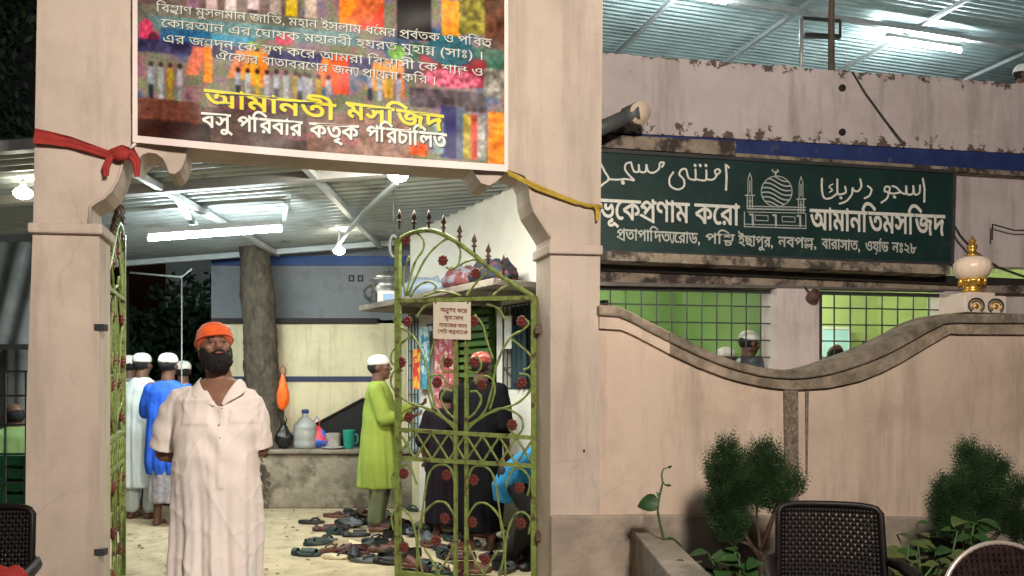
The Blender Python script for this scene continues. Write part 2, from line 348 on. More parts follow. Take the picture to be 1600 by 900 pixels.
# ragged parapet top, broken plaster
xs=np.linspace(XL,XR,120); top=[(x,par(x)+rng.rand()*2.4-(1.5 if rng.rand()<.2 else 0)) for x in xs]
mb=polyprism(B,top+[(XR,pb(XR)),(XL,pb(XL))],.0,.14); mb.obj('parapet_wall',edge_peel('peeling_parapet_plaster',3.62,4.31,.13,M_pink,(.13,.10,.085)),mq)
bx(XL,XR,pb,bb,-.02,.1,'blue_band',M_blue)
bx(XL,1150,lambda x:pb(x)+4,lambda x:bb(x)+4,.08,.16,'dirty_ledge',M_dirty)
bx(XL,XR,lambda x:bb(x),lambda x:bb(x)+7,.05,.16,'thin_ledge',M_dirty)
bx(XL,XR,lambda x:bb(x)+7,lambda x:lin(x,945,400,1600,418),-.06,.12,'upper_wall',M_pink)
led=lambda x:lin(x,940,392,1490,415)
bx(XL,1484,lambda x:led(x),lambda x:led(x)+14,.24,.32,'sign_ledge',M_dirty)
bx(XL,XR,lambda x:led(x)+16,lambda x:led(x)+30,.02,.10,'soffit_band',M_dark)  # dark band, with the shade under the sign ledge put into its near-black
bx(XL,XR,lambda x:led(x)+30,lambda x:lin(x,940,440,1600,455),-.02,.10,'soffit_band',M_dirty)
bx(1535,XR,lambda x:446,lambda x:458,.1,.2,'small_ledge',M_dirty)
wt=lambda x:lin(x,940,446,1480,455)
bx(XL,XR,lambda x:lin(x,940,440,1600,455),wt,-.0,.10,'lintel',mat('grey_lintel',(.13,.12,.11),.9,.3,6))
bx(1214,1280,wt,lambda x:760,.04,.3,'column',M_pink)
bx(1477,XR,wt,lambda x:860,0,.2,'right_wall',M_pink)
bx(XL,1477,lambda x:640,lambda x:860,-.02,.18,'lower_wall',M_pink)
bx(XL,934,wt,lambda x:660,-.02,.18,'left_wall',M_pink)
for px,py in ((1315,138),(1315,207)):
    mb=MB(); q=B.pt(px,py,0); mb.tube([q+B.nr*.02,q-B.nr*.03],.032,12); mb.obj('drain_hole',M_dark,mq)
# grey rubble fallen plaster under the blue band
# rooms
sL=B.s(XL); sC=B.s(1247); sR=B.s(1500)
zf=.3; zc=2.62
def bl(s,d,z): return B.loc(s,d,z)
def room(s0,s1,m,dep):
    mb=MB()
    mb.box(s0,s1,dep,dep+.1,zf,zc,bl); mb.obj('room_back_wall',m,mq)
    for q in (s0-.05,s1): mb=MB(); mb.box(q,q+.05,.3,dep,zf,zc,bl); mb.obj('room_side_wall',m,mq)
room(sL-.08,sC-.06,M_green,3.0); room(sC+.06,sR+1.2,M_lime,3.0)
mb=MB(); mb.box(sL-.08,sR+1.4,.17,3.2,zf-.1,zf,bl); mb.obj('room_floor',M_plinth,mq)
mb=MB(); mb.box(sL-.08,B.s(XR)+.6,.20,9,zc,zc+.60,bl); mb.obj('terrace_slab',M_white,mq)
# room fittings
mb=MB(); a=B.s(1135,-3); mb.box(a,a+.62,2.86,2.97,zf,2.02,bl); d=mb.obj('inner_door',M_dgreen,mq); mb=MB(); mb.ell(bl(a+.54,2.84,1.2),(.02,.02,.04)); mb.obj('handle',M_brass,d)
mb=MB(); a=B.s(1345,-3); mb.box(a,a+.95,2.86,2.97,zf,1.98,bl); d=mb.obj('inner_door',M_dgreen,mq); mb=MB(); mb.box(a+.46,a+.49,2.84,2.87,zf,1.98,bl); mb.obj('door_joint',M_dark,d)
mb=MB(); a=B.s(1272,-3); mb.box(a,a+.42,2.84,2.97,.8,2.15,bl); d=mb.obj('inner_window',M_cyan,mq); mb=MB(); 
for q in (0,.4): mb.box(a+q,a+q+.025,2.82,2.86,.8,2.15,bl)
mb.box(a,a+.42,2.82,2.86,2.13,2.16,bl); mb.obj('frame',M_white,d)
mb=MB(); mb.box(B.s(1120,-3),B.s(1120,-3)+.1,2.9,2.98,zf,zc,bl); mb.obj('room_pilaster',M_lime,mq)
# window grilles
def grille(x0,x1,nx,dy,top,bot,off):
    fr=MB(); za,zb=B.z((x0+x1)/2,top,off),B.z((x0+x1)/2,bot,off); s0,s1=B.s(x0,off),B.s(x1,off)
    for (u0,u1,v0,v1) in ((s0,s1,za-.03,za),(s0,s0+.03,zb,za),(s1-.04,s1,zb,za),(s0,s1,zb,zb+.03)): fr.box(u0,u1,-off,-off+.05,v0,v1,bl)
    o=fr.obj('window',M_dsteel,mq); g=MB()
    for i in range(1,nx):
        s=s0+(s1-s0)*i/nx; g.bar(bl(s,-off+.02,zb),bl(s,-off+.02,za),.011)
    z=za-dy
    while z>zb: g.bar(bl(s0,-off+.008,z),bl(s1,-off+.008,z),.012); z-=dy
    g.obj('grille',M_dsteel,o)
    return o
grille(930,1213,12,.155,450,640,-.08); grille(1280,1477,8,.155,457,640,-.08)
# room lamps (tube lights above the window line)
for s,nm in ((sL+.9,1),(sC+1.0,1)):
    t=thing('tube_light','bright tube light inside the green mosque room' if s<sC else 'bright tube light inside the lime mosque room','light',bl(s,1.7,2.56))
    mb=MB(); mb.box(s-.6,s+.6,1.67,1.73,2.575,2.615,bl); mb.obj('fixture',M_white,t)
    mb=MB(); mb.tube([bl(s-.58,1.7,2.555),bl(s+.58,1.7,2.555)],.016,10); mb.obj('tube',lamp('room_tube',(.95,1,.86),130 if s<sC else 300),t)
# bracket fixture on column
t=thing('wall_spotlight','small round rusty lamp bracket on the mosque column','lamp',B.pt(1262,470,.1))
mb=MB(); q=B.pt(1266,466,.05); mb.tube([q,q+B.nr*.12+Vector((-.02,0,.02))],[.045,.055],12); mb.obj('housing',M_iron,t)
mb=MB(); mb.tube([q+B.nr*.06,q+Vector((-.05,0,.10))],.01,6); mb.obj('bracket',M_dsteel,t)
# pipe at the left of the parapet
t=thing('drain_pipe','grey plastic drain pipe with pale open elbow below the parapet','pipe',B.pt(950,195,.3))
mb=MB(); mb.tube([B.pt(905,215,.35),B.pt(985,180,.35)],.062,16); mb.obj('pipe',mat('grey_pvc',(.10,.11,.11),.5,.2,8),t)
mb=MB(); mb.tube([B.pt(978,183,.35),B.pt(988,178,.35),B.pt(999,176,.37)],[.078,.078,.08],16); mb.obj('elbow',MATS['grey_pvc'],t)
mb=MB(); mb.tube([B.pt(998,176,.38),B.pt(1001,176,.42)],[.092,.092],16); mb.obj('rim',M_globe,t)
# cables
def cable(label,pts,r=.007,name='cable',m=None):
    mb=MB(); mb.tube(pts,r,6); return tag(mb.obj(name,m or M_dsteel),label,'cable')
cable('thin dark cable hanging diagonally down the pink parapet',[B.pt(1332,112,.02),B.pt(1352,145,.03),B.pt(1385,190,.03),B.pt(1415,228,.06)],.007)
cable('dark cable sagging across the pink wall behind the globe ornament',[B.pt(1484,340,.1),B.pt(1500,368,.1),B.pt(1522,393,.1),B.pt(1560,418,.08),B.pt(1610,436,.08)],.011)
cable('short cable looping from a hook beside the signboard',[B.pt(1550,375,.05),B.pt(1551,350,.05),B.pt(1556,352,.06),B.pt(1585,360,.05),B.pt(1612,360,.05)],.007)
# ------------------------------------------------ rooftop shed of the mosque
sh=thing('rooftop_shed','corrugated tin shed roof on steel bars above the pink parapet','roof',(4,11,3.1))
U=Vector((1,.30,0)).normalized(); V=Vector((-.30,1,0)).normalized(); O=Vector((0,6.2,6.3))
def ul(u,v,z=0): return O+U*u+V*v+Vector((0,0,z))
def corr(name,fn,u0,u1,v0,v1,pitch,amp,m,parent,per=6):
    n=int((v1-v0)/pitch*per); vs=[];fs=[]
    for i in range(n+1):
        v=v0+(v1-v0)*i/n; z=amp*math.sin(2*math.pi*(v-v0)/pitch)
        vs+= [fn(u0,v,z),fn(u1,v,z)]
    fs=[(2*i,2*i+1,2*i+3,2*i+2) for i in range(n)]
    mb=MB(); mb.add(vs,fs,True); mb.add([q+Vector((0,0,.004)) for q in vs],[f[::-1] for f in fs],True)
    return mb.obj(name,m,parent)
corr('tin_sheets',ul,-4,14,0,13,.10,.014,M_tin2,sh)
def at_z(px,py,z): D=(z-H)*F/(HY-py); return P(px,py,D)
for px in (1050,1270,1510,1790):
    a=at_z(px,0,6.2); mb=MB(); mb.bar(a-V*3,a+V*8,.05,.05); mb.obj('rafter',M_steel,sh)
for px,py in ((1130,0),(1370,-125)):
    a=at_z(px,py,6.16); mb=MB(); mb.bar(a-U*5,a+U*9,.06,.06); mb.obj('purlin',M_steel,sh)
a=at_z(1300,160,6.1); 
mb=MB(); mb.bar(ul(-4,12.9,-3),ul(14,12.9,-3),.1,.1); 
mb.obj('back_rail',M_steel,sh)
mb=MB(); mb.quad(ul(-4,12.95,-3.2),ul(14,12.95,-3.2),ul(14,12.95,.1),ul(-4,12.95,.1)); mb.quad(ul(-4,12.97,-3.2),ul(14,12.97,-3.2),ul(14,12.97,.1),ul(-4,12.97,.1)); mb.obj('back_sheeting',M_tin2,sh)
def tl(name,a,b,strength,label,drop=.06,fixm=None):
    t=thing(name,label,'light',(a+b)/2)
    mb=MB(); mb.bar(a+Vector((0,0,drop)),b+Vector((0,0,drop)),.05,.05); mb.obj('fixture',M_steel,t)
    mb=MB(); mb.tube([a,b],.02,10); mb.obj('tube',lamp('tube_glow',(.86,.98,1),strength),t); return t
a=at_z(1385,62,6.05); tl('tube_light',a,a+U*1.25,420,'long white tube light under the rooftop shed above the parapet')
a=at_z(1035,-12,6.05); tl('tube_light',a,a+U*.85,420,'white tube light at the top edge above the left part of the parapet')
pl=thing('roof_post','brown steel pole standing behind the parapet','post',B.pt(1298,105,-.25))
mb=MB(); a=B.pt(1299,125,-.25); mb.tube([a,Vector((a.x,a.y,6.3))],.03,10); mb.obj('pole',mat('brown_steel',(.13,.09,.075),.6,.2,10),pl)
mb=MB(); a=B.pt(1252,130,-.3); b=B.pt(1252,28,-.3); mb.tube([a,b],.02,8); c=B.pt(1312,33,-.3); d=B.pt(1312,58,-.3); e=B.pt(1256,55,-.3)
mb.obj('side_post',M_steel,pl)
mb=MB(); mb.bar(b,c,.025);mb.bar(c,d,.025);mb.bar(d,e,.04); mb.obj('bracket',M_dsteel,pl)

# ------------------------------------------------ raster lettering
_gc={}
def contours(s):
    if s in _gc: return _gc[s]
    def get(body):
        f=bpy.data.curves.new('tmp','FONT'); f.body=body; f.size=1; f.fill_mode='NONE'; ob=bpy.data.objects.new('tmp',f); COL.objects.link(ob)
        dg=bpy.context.evaluated_depsgraph_get(); dg.update(); cu=ob.evaluated_get(dg).to_curve(dg); res=[]
        for sp in cu.splines:
            if sp.type=='BEZIER':
                bp=sp.bezier_points; n=len(bp); pts=[]
                for i in range(n):
                    a=bp[i]; b=bp[(i+1)%n]; p0,p1,p2,p3=[np.array(q[:2]) for q in (a.co,a.handle_right,b.handle_left,b.co)]
                    for t in (0,.25,.5,.75): pts.append(p0*(1-t)**3+3*p1*t*(1-t)**2+3*p2*t*t*(1-t)+p3*t**3)
                res.append(np.array(pts))
            else: res.append(np.array([q.co[:2] for q in sp.points]))
        cr=bpy.data.objects[ob.name]; bpy.data.objects.remove(cr); bpy.data.curves.remove(f); return res
    c=get(s); bar=get('।'); both=get(s+'।')
    xm=lambda L:max(q[:,0].max() for q in L)
    adv=xm(both)-xm(bar) if both else .5
    _gc[s]=(c,adv); return _gc[s]
class Ras:
    def __init__(s,x0,y0,x1,y1,k): s.x0,s.y0,s.k=x0,y0,k; s.w=int((x1-x0)*k); s.h=int((y1-y0)*k); s.m=np.zeros((s.h,s.w),bool)
    def fill(s,polys):
        Wd=np.zeros((s.h,s.w+1),np.int32)
        for p in polys:
            q=(np.asarray(p)-(s.x0,s.y0))*s.k; a=q; b=np.roll(q,-1,0)
            for (ax,ay),(bx_,by) in zip(a,b):
                if ay==by: continue
                d=1 if by>ay else -1; lo_,hi=(ay,by) if d>0 else (by,ay)
                r0=max(0,math.ceil(lo_-.5)); r1=min(s.h-1,math.ceil(hi-.5)-1)
                for r in range(r0,r1+1):
                    x=ax+(r+.5-ay)*(bx_-ax)/(by-ay); c=int(min(max(0,math.ceil(x-.5)),s.w)); Wd[r,c]+=d
        s.m|=np.cumsum(Wd,1)[:,:-1]!=0
    def stroke(s,pts,wd,taper=None):
        pts=[np.array(p,float) for p in pts]
        for i in range(len(pts)-1):
            a=(pts[i]-(s.x0,s.y0))*s.k; b=(pts[i+1]-(s.x0,s.y0))*s.k; r=wd*s.k/2
            X0=int(max(0,min(a[0],b[0])-r-1)); X1=int(min(s.w,max(a[0],b[0])+r+2)); Y0=int(max(0,min(a[1],b[1])-r-1)); Y1=int(min(s.h,max(a[1],b[1])+r+2))
            if X1<=X0 or Y1<=Y0: continue
            yy,xx=np.mgrid[Y0:Y1,X0:X1]; d=b-a; L=max(1e-6,(d**2).sum()); t=np.clip(((xx-a[0])*d[0]+(yy-a[1])*d[1])/L,0,1)
            s.m[Y0:Y1,X0:X1]|=((xx-a[0]-t*d[0])**2+(yy-a[1]-t*d[1])**2)<r*r
    def dil(s,r):
        r*=s.k; R_=int(math.ceil(r)); o=s.m.copy()
        for dy in range(-R_,R_+1):
            for dx in range(-R_,R_+1):
                if dx*dx+dy*dy>r*r or (dx==0 and dy==0): continue
                sh_=np.zeros_like(s.m); ys=slice(max(0,dy),s.h+min(0,dy)); yd=slice(max(0,-dy),s.h+min(0,-dy)); xs_=slice(max(0,dx),s.w+min(0,dx)); xd=slice(max(0,-dx),s.w+min(0,-dx))
                sh_[ys,xs_]=s.m[yd,xd]; o|=sh_
        s.m=o
    def mesh(s,fn,xmin=None):
        mb=MB(); prev={}
        def emit(x0,x1,y0,y1):
            c=[fn(s.x0+x/s.k,s.y0+y/s.k) for x,y in ((x0,y0),(x1,y0),(x1,y1),(x0,y1))]; mb.quad(*c)
        for r in range(s.h+1):
            cur={}
            if r<s.h:
                d=np.diff(np.concatenate(([0],s.m[r].astype(np.int8),[0]))); st=np.where(d==1)[0]; en=np.where(d==-1)[0]
                for a,b in zip(st,en): cur[(a,b)]=prev.pop((a,b),r)
            for (a,b),y in prev.items(): emit(a,b,y,r)
            prev=cur
        return mb
# text in visual order; '<xy>' stacks x over y, '^' reph, '~' ya-phala, '_' ra-phala
def layout(text):
    items=[];x=0;i=0
    def put(ch,x,sx=1,sy=1,oy=0,ox=0):
        c,adv=contours(ch); items.append([q*np.array((sx,sy))+np.array((x+ox,oy)) for q in c]); return adv*sx
    last=0
    while i<len(text):
        ch=text[i]
        if ch==' ': x+=.26
        elif ch=='<':
            a,b=text[i+1],text[i+2]; i+=3
            HL=.62; adv=put(a,x,1,.56,HL*.44); put(b,x,.9,.55,-.10,.03); last=x; x+=adv
        elif ch=='^': items.append([np.array([(x-.22,.66),(x-.16,.66),(x-.02,.84),(x-.08,.86)])])
        elif ch=='_': items.append([np.array([(last-.02,.16),(last+.05,.20),(x-.08,-.02),(x-.10,-.07)])])
        elif ch=='~':
            items.append([np.array([(x-.02,.6),(x+.05,.6),(x+.05,.25),(x+.16,.0),(x+.24,.10),(x+.28,.6),(x+.33,.6),(x+.28,.02),(x+.16,-.08),(x+.02,.2)])]); items.append([np.array([(x-.06,.56),(x+.36,.56),(x+.36,.62),(x-.06,.62)])]); x+=.33
        else:
            adv=put(ch,x)
            if ch=='ি': adv-=.06
            if adv>.1: last=x
            x+=adv
        i+=1
    return items,x
def text(ras,t,x0,x1,y0,y1,h,dil=0):
    """headline runs from (x0,y0) to (x1,y1); h = px height from headline to baseline"""
    items,W_=layout(t); s=h/.62; sx=(x1-x0)/W_; sl=(y1-y0)/(x1-x0)
    for it in items:
        ras.fill([np.stack([x0+q[:,0]*sx, y0+sl*q[:,0]*sx+(.62-q[:,1])*s],1) for q in it])

# ------------------------------------------------ signboard
sb=thing('signboard','long dark green hand-painted signboard in white script with a mosque drawing','sign',B.pt(1210,405,.2))
SO=.20
mb=MB(); mb.prism([B.pt(885,231,SO),B.pt(1491,268,SO),B.pt(1487,414,SO),B.pt(885,392,SO)],-B.nr*.04); mb.obj('board',M_signgreen,sb)
mb=MB()
fr=[(885,232),(1491,269),(1487,413),(885,391)]
for a,b in ((fr[0],fr[1]),(fr[1],fr[2]),(fr[3],fr[2])): mb.bar(B.pt(*a,SO+.005),B.pt(*b,SO+.005),.03,.03)
mb.obj('frame',M_dsteel,sb)
r=Ras(930,235,1490,412,4)
text(r,"ভূেকপ_ণাম কেরা",936,1155,311,322,30)   # left line
m1=r
r.dil(.75)
r2=Ras(930,235,1490,420,4); text(r2,"আমানিতমসিজদ",1266,1476,327,337,31); r2.dil(.95)
r3=Ras(930,235,1490,420,5)
text(r3,"প_তাপািদত~েরাড,",964,1094,358,365,16); text(r3,"পি<শচম",1102,1148,365,367,15); text(r3,"ইছাপুর,",1154,1208,368,371,15)
text(r3,"নবপ<ললী,",1216,1276,370,373,15); text(r3,"বারাসাত,",1284,1344,373,377,15); text(r3,"ওয়া^ড",1352,1388,377,379,15); text(r3,"নঃ২৮",1394,1432,379,381,15); r3.dil(.42)
# arabic, traced by brush
ar=Ras(930,235,1490,420,4)
A=ar.stroke
def bz(pts,w_=3.0,n=8):   # smooth polyline through points (Catmull-Rom)
    p=[np.array(q,float) for q in pts]; p=[p[0]]+p+[p[-1]]; o=[]
    for i in range(1,len(p)-2):
        for t in np.linspace(0,1,n,endpoint=False):
            o.append(.5*((2*p[i])+(-p[i-1]+p[i+1])*t+(2*p[i-1]-5*p[i]+4*p[i+1]-p[i+2])*t*t+(-p[i-1]+3*p[i]-3*p[i+1]+p[i+2])*t**3))
    o.append(p[-2]); A(o,w_)
def z5(x,y): return (930+x/4.738,230+y/4.738)
def z6(x,y): return (1200+x/4.737,240+y/4.737)
bz([z5(40,120),z5(70,180),z5(100,235),z5(60,270),z5(30,300)])
bz([z5(95,235),z5(160,240),z5(225,235),z5(285,245)]); bz([z5(285,240),z5(245,200),z5(220,160),z5(230,120),z5(265,112)])
bz([z5(265,112),z5(275,150),z5(290,180),z5(320,178),z5(322,130),z5(330,178),z5(372,180),z5(378,130),z5(392,178),z5(430,188),z5(470,160),z5(480,115),z5(508,115),z5(495,145)])
A([z5(203,258),z5(206,264)],5.5)
bz([z5(578,185),z5(550,230),z5(556,285),z5(610,312),z5(655,290),z5(655,240),z5(622,200),z5(640,165),z5(672,165),z5(690,225),z5(725,240),z5(742,235),z5(742,165)]); bz([z5(742,235),z5(790,245),z5(820,238),z5(822,170)]); bz([z5(822,235),z5(865,240),z5(895,215),z5(885,175),z5(910,162),z5(925,180),z5(900,205)])
for a in (738,775,818): A([z5(a,132),z5(a+3,137)],4.2)
A([z5(966,130),z5(972,220),z5(968,315)],3.4); A([z5(968,130),z5(990,150)],3)
# right phrase
A([z6(1145,185),z6(1158,260),z6(1156,355)],3.2)
bz([z6(1125,235),z6(1120,290),z6(1085,300),z6(1075,240),z6(1070,295),z6(1030,298),z6(1022,240),z6(1018,295),z6(985,285),z6(950,250),z6(920,240)]); bz([z6(985,285),z6(930,295),z6(895,290)])
A([z6(934,318),z6(938,322)],4.5); bz([z6(895,290),z6(900,250),z6(870,245),z6(862,275),z6(890,290),z6(880,330),z6(840,362)])
bz([z6(738,240),z6(765,265),z6(750,310),z6(715,330)])
bz([z6(682,190),z6(690,240),z6(670,275),z6(640,275),z6(625,255),z6(620,300),z6(580,350),z6(530,370)])
bz([z6(570,245),z6(575,285),z6(540,300),z6(515,290),z6(512,190)]); bz([z6(515,290),z6(470,325),z6(420,330),z6(400,280),z6(398,185)]); bz([z6(478,225),z6(452,245),z6(475,268),z6(455,285)],2)
A([z6(538,325),z6(541,328)],4.2)
# emblem
em=Ras(930,235,1490,420,5); E_=em.stroke
cxx,cyy,rr=1213.5,299,24
E_([(cxx+rr*math.cos(t),cyy+rr*math.sin(t)) for t in np.linspace(0,2*math.pi,40)],1.5)
for kq in range(-3,4):
    pts=[]
    for q in np.linspace(-1,1,21):
        x=cxx+rr*q; y=cyy+kq*7.2+5*q+3.2*math.sin(q*3.1)
        if (x-cxx)**2+(y-cyy)**2<(rr-.5)**2: pts.append((x,y))
    if len(pts)>1: E_(pts,2.2)
E_([(1212,275),(1211,268)],2.4); E_([(1206+0,266),(1209,269),(1213,270),(1217,267)],1.6)
E_([(1211+4*math.cos(t),266+3*math.sin(t)) for t in np.linspace(R(-30),R(210),10)],1.4)
for mx,my in ((1171.5,270),(1251.5,276)):
    E_([(mx,my),(mx-3,my+10),(mx-3,my+34)],1.3); E_([(mx,my),(mx+3,my+10),(mx+3,my+34)],1.3); E_([(mx,my+12),(mx,my+30)],1.8); E_([(mx-7,my+35),(mx+7,my+35)],2)
    E_([(mx-4,my+35),(mx-4,my+56)],1.5); E_([(mx+4,my+35),(mx+4,my+56)],1.5); E_([(mx,my+38),(mx,my+56)],1.6); E_([(mx-4,my+44),(mx+4,my+44)],1.2)
for ya,yb,wd in ((322,324,1.6),(326,328,2.2),(331,333,1.2)): E_([(1168,ya),(1258,yb)],wd)
E_([(1163,331),(1163,354),(1259,357),(1259,334)],1.5); E_([(1163,350),(1259,353)],1.2)
for ax in (1175,1211,1249): 
    a=Ras(0,0,1,1,1); y=335+(ax-1175)*.03; E_([(ax-3,y),(ax+1,y),(ax+1.5,y+16)],3.2)
E_([(1180,344),(1200,345),(1200,337),(1180,336),(1180,344)],1.2); E_([(1222,346),(1242,347),(1242,339),(1222,338),(1222,346)],1.2)
for nm,rs in (('lettering',r),('lettering',r2),('lettering',r3),('lettering',ar),('mosque_emblem',em)):
    rs.m[:, :int(8*rs.k)]&=True
    rs.mesh(lambda x,y:B.pt(x,y,SO+.003)).obj(nm,mat('emblem_grey_paint',(.42,.46,.43),.6,.1,30,0) if nm=='mosque_emblem' else (M_signwhite if rs is not r3 else mat('dull_white_paint',(.50,.52,.47),.6,.15,30,0)),sb)

# ------------------------------------------------ banner
bn=thing('banner','wide printed vinyl banner with white border hung across the gateway','banner',G.pt(500,250,.06))
def bcor(x,y): # banner surface: slight billow
    tx=(x-207)/590.; s=.045+.012*math.sin(tx*7)+.02*math.sin(tx*math.pi)+.006*math.sin(tx*31+y*.02)+.004*math.sin(y*.09+tx*9); return G.pt(x,y,s)
y_bot=lambda x: 222+(268-222)*((x-207)/583.)+3.0*math.sin(math.pi*min(1,max(0,(x-207)/583.)))
def bgrid(x0,x1,top,bot,nx,ny,off=0):
    mb=MB(); v=[];f=[]
    for j in range(ny+1):
        for i in range(nx+1):
            x=x0+(x1-x0)*i/nx; y=top+(bot(x)-top)*j/ny; v.append(bcor(x,y)+G.nr*off)
    for j in range(ny):
        for i in range(nx): a=j*(nx+1)+i; f.append((a,a+1,a+nx+2,a+nx+1))
    return mb.add(v,f,True),v
mb=MB(); g1,v=bgrid(207,794,-90,lambda x:y_bot(x),60,24); v2=[q-G.nr*.004 for q in v]; g1.add(v2,[f[::-1] for f in g1.f],True)
g1.obj('vinyl_sheet',M_ban,bn)
# printed picture as a vertex-coloured sheet, painted in numpy
PX0,PX1,PY0=215,788,-80
NX,NY=573,330
def pcoord(i,j): x=PX0+i; return x,None
img=np.zeros((NY+1,NX+1,3)); yy,xx=np.mgrid[0:NY+1,0:NX+1]; X=xx+PX0; YB=222+(268-222)*((X-207)/583.)+3*np.sin(np.pi*(X-207)/583.)-11
Y=PY0+(YB-PY0)*yy/NY           # picture row in photo px
Z=Y-.085*(X-215)                # un-slanted
def nz(sc,seed):
    rs=np.random.RandomState(seed); a=rs.rand(int(NY/sc)+3,int(NX/sc)+3); y=yy/sc; x=xx/sc; y0=y.astype(int); x0=x.astype(int); fy=y-y0; fx=x-x0
    return (a[y0,x0]*(1-fx)+a[y0,x0+1]*fx)*(1-fy)+(a[y0+1,x0]*(1-fx)+a[y0+1,x0+1]*fx)*fy
def pal(cols,n): n=np.clip(n,0,.999)*(len(cols)-1); i=n.astype(int); c=np.array(cols); i=np.clip(i,0,len(cols)-2); return c[i]+(c[i+1]-c[i])*(n-i)[...,None]
img[:]=pal([(90,80,110),(70,110,150),(150,130,150),(120,140,110),(160,120,140),(80,70,90)],nz(26,1)*.7+nz(7,2)*.3)
def rect(x0,x1,z0,z1,c,tex=.25,Zc=None,sk=0):
    zc=Z if Zc is None else Zc; m=(X+sk*(zc-z0)>x0)&(X+sk*(zc-z0)<x1)&(zc>z0)&(zc<z1); t=1+tex*(nz(6,int(x0*7+z0*3)%97)-.5)*1.3; img[m]=(np.array(c)*t[...,None])[m]
def oval(cx,cz,rx,rz,c,tex=.2): m=((X-cx)/rx)**2+((Z-cz)/rz)**2<1; t=1+tex*(nz(3,int(cx)%89)-.5)*2; img[m]=(np.array(c)*t[...,None])[m]
rect(215,470,-120,14,(120,105,105)); 
for x,c in ((330,(190,175,185)),(360,(205,205,210)),(395,(190,180,195)),(430,(175,170,170)),(455,(225,205,40)),(485,(200,190,185)),(300,(150,120,150)),(270,(120,110,110))): rect(x-9,x+10,-60,5,c); rect(x-9,x+9,0,9,(60,50,55)) if x in(345,395) else None
rect(215,520,5,30,(125,128,118)); rect(230,560,22,44,(110,150,160)); 
rect(530,565,-90,12,(240,145,50)); rect(560,600,-90,16,(225,75,40)); rect(598,636,-90,6,(215,120,75),sk=.6); rect(620,674,-90,25,(48,38,42)); rect(690,720,-40,22,(248,165,45)); rect(716,760,-60,10,(140,140,70),.6); rect(757,790,-90,60,(110,80,60),.5)
oval(229,50,12,22,(215,80,125)); oval(240,62,10,14,(120,40,80)); rect(250,330,40,60,(60,115,165)); rect(330,400,44,58,(70,150,190)); oval(445,42,14,10,(220,80,120)); oval(395,60,12,10,(140,175,80)); oval(620,48,14,12,(130,190,100))
rect(640,790,30,60,(70,120,105),.5); rect(215,790,60,80,(75,75,120),.5)
rect(655,760,48,92,(150,28,60)); oval(705,38,38,24,(45,115,135)); oval(705,82,48,14,(205,110,140),.5)
# group of standing men repeated
def tent(x,c1,c2): rect(x-16,x+6,65,110,c1,sk=.3); rect(x,x+14,60,120,c2); 
for x,c1,c2 in ((318,(215,130,110),(235,150,60)),(385,(225,150,110),(240,160,70)),(405,(235,170,60),(240,150,60)),(520,(240,140,80),(235,100,50)),(532,(240,110,50),(225,80,45)),(600,(235,160,80),(245,180,70)),(618,(240,175,90),(235,150,80))): tent(x,c1,c2)
def man(x,z,h,c,leg):
    rect(x-5,x+5,z,z+h*.5,c,.3); rect(x-4,x+4,z+h*.5,z+h,leg,.3); oval(x,z-4,3.2,4,(70,45,40))
for x0_,z0_,hh in ((236,102,55),(372,100,40),(432,98,44),(468,100,42),(578,88,38)):
    for kq,(c,l) in enumerate((((150,165,195),(50,60,80)),((165,180,195),(170,185,200)),((190,170,50),(170,150,60)),((175,180,205),(160,170,190)))): man(x0_+kq*15,z0_,hh,c,l)
rect(215,312,152,240,(120,78,62),.3); rect(312,480,158,240,(105,92,90),.25); rect(480,640,150,240,(150,125,115),.3); rect(340,460,136,160,(120,80,95),.5)
m=(Z>185)&(X<330); img[m]=img[m]*.65
m=(np.abs(Z-188-6*np.sin(X/14))<5)&(X>440)&(X<560); img[m]=img[m]*.5+np.array((200,120,140))*.5
rect(640,760,100,130,(90,80,95),.6)
for x,c in ((696,(55,60,130)),(706,(40,35,110)),(720,(90,110,140))): rect(x-8,x+8,125,206,c,.3); oval(x,117,5,6,(60,45,50))
rect(676,694,150,200,(130,160,170),.4); rect(640,668,186,206,(235,110,60),.4)
for x,c in ((740,(190,80,70)),(752,(160,170,170)),(730,(170,160,70))): rect(x-7,x+7,135,205,c,.4); oval(x,126,4,5,(70,45,40))
rect(762,790,128,240,(245,150,55),.4)
rect(755,790,60,105,(140,145,140),.6)
def blur(a,n):
    for _ in range(n):
        p=np.pad(a,((1,1),(1,1),(0,0)),'edge'); a=(p[:-2,1:-1]+p[2:,1:-1]+p[1:-1,:-2]+p[1:-1,2:]+p[1:-1,1:-1]*2)/6
    return a
img=blur(img,6)
img*= (1+.22*(nz(2.6,11)-.5))[...,None]; img=img*(.9+.2*nz(60,13)[...,None]); img=np.clip((img-120)*1.2+104,0,255)*np.array([1.04,.98,.92]); grey=img.mean(2,keepdims=True); img=img*.92+grey*.08
lin_=np.clip(img/255,0,1)**2.2*.92
v=[bcor(X[j,i],Y[j,i])+G.nr*.0015 for j in range(NY+1) for i in range(NX+1)]
f=[(j*(NX+1)+i,j*(NX+1)+i+1,(j+1)*(NX+1)+i+1,(j+1)*(NX+1)+i) for j in range(NY) for i in range(NX)]
mb=MB(); mb.add(v,f,True)
mp=bpy.data.materials.new('banner_print'); mp.use_nodes=True; t=mp.node_tree; vc=t.nodes.new('ShaderNodeVertexColor'); vc.layer_name='print'
bs=t.nodes['Principled BSDF']; bs.inputs['Roughness'].default_value=.45; bs.inputs['Specular IOR Level'].default_value=.25; t.links.new(vc.outputs[0],bs.inputs['Base Color'])
po=mb.obj('print',mp,bn); ca=po.data.color_attributes.new('print','FLOAT_COLOR','POINT'); ca.data.foreach_set('color',np.concatenate([lin_.reshape(-1,3),np.ones(((NX+1)*(NY+1),1))],1).ravel())
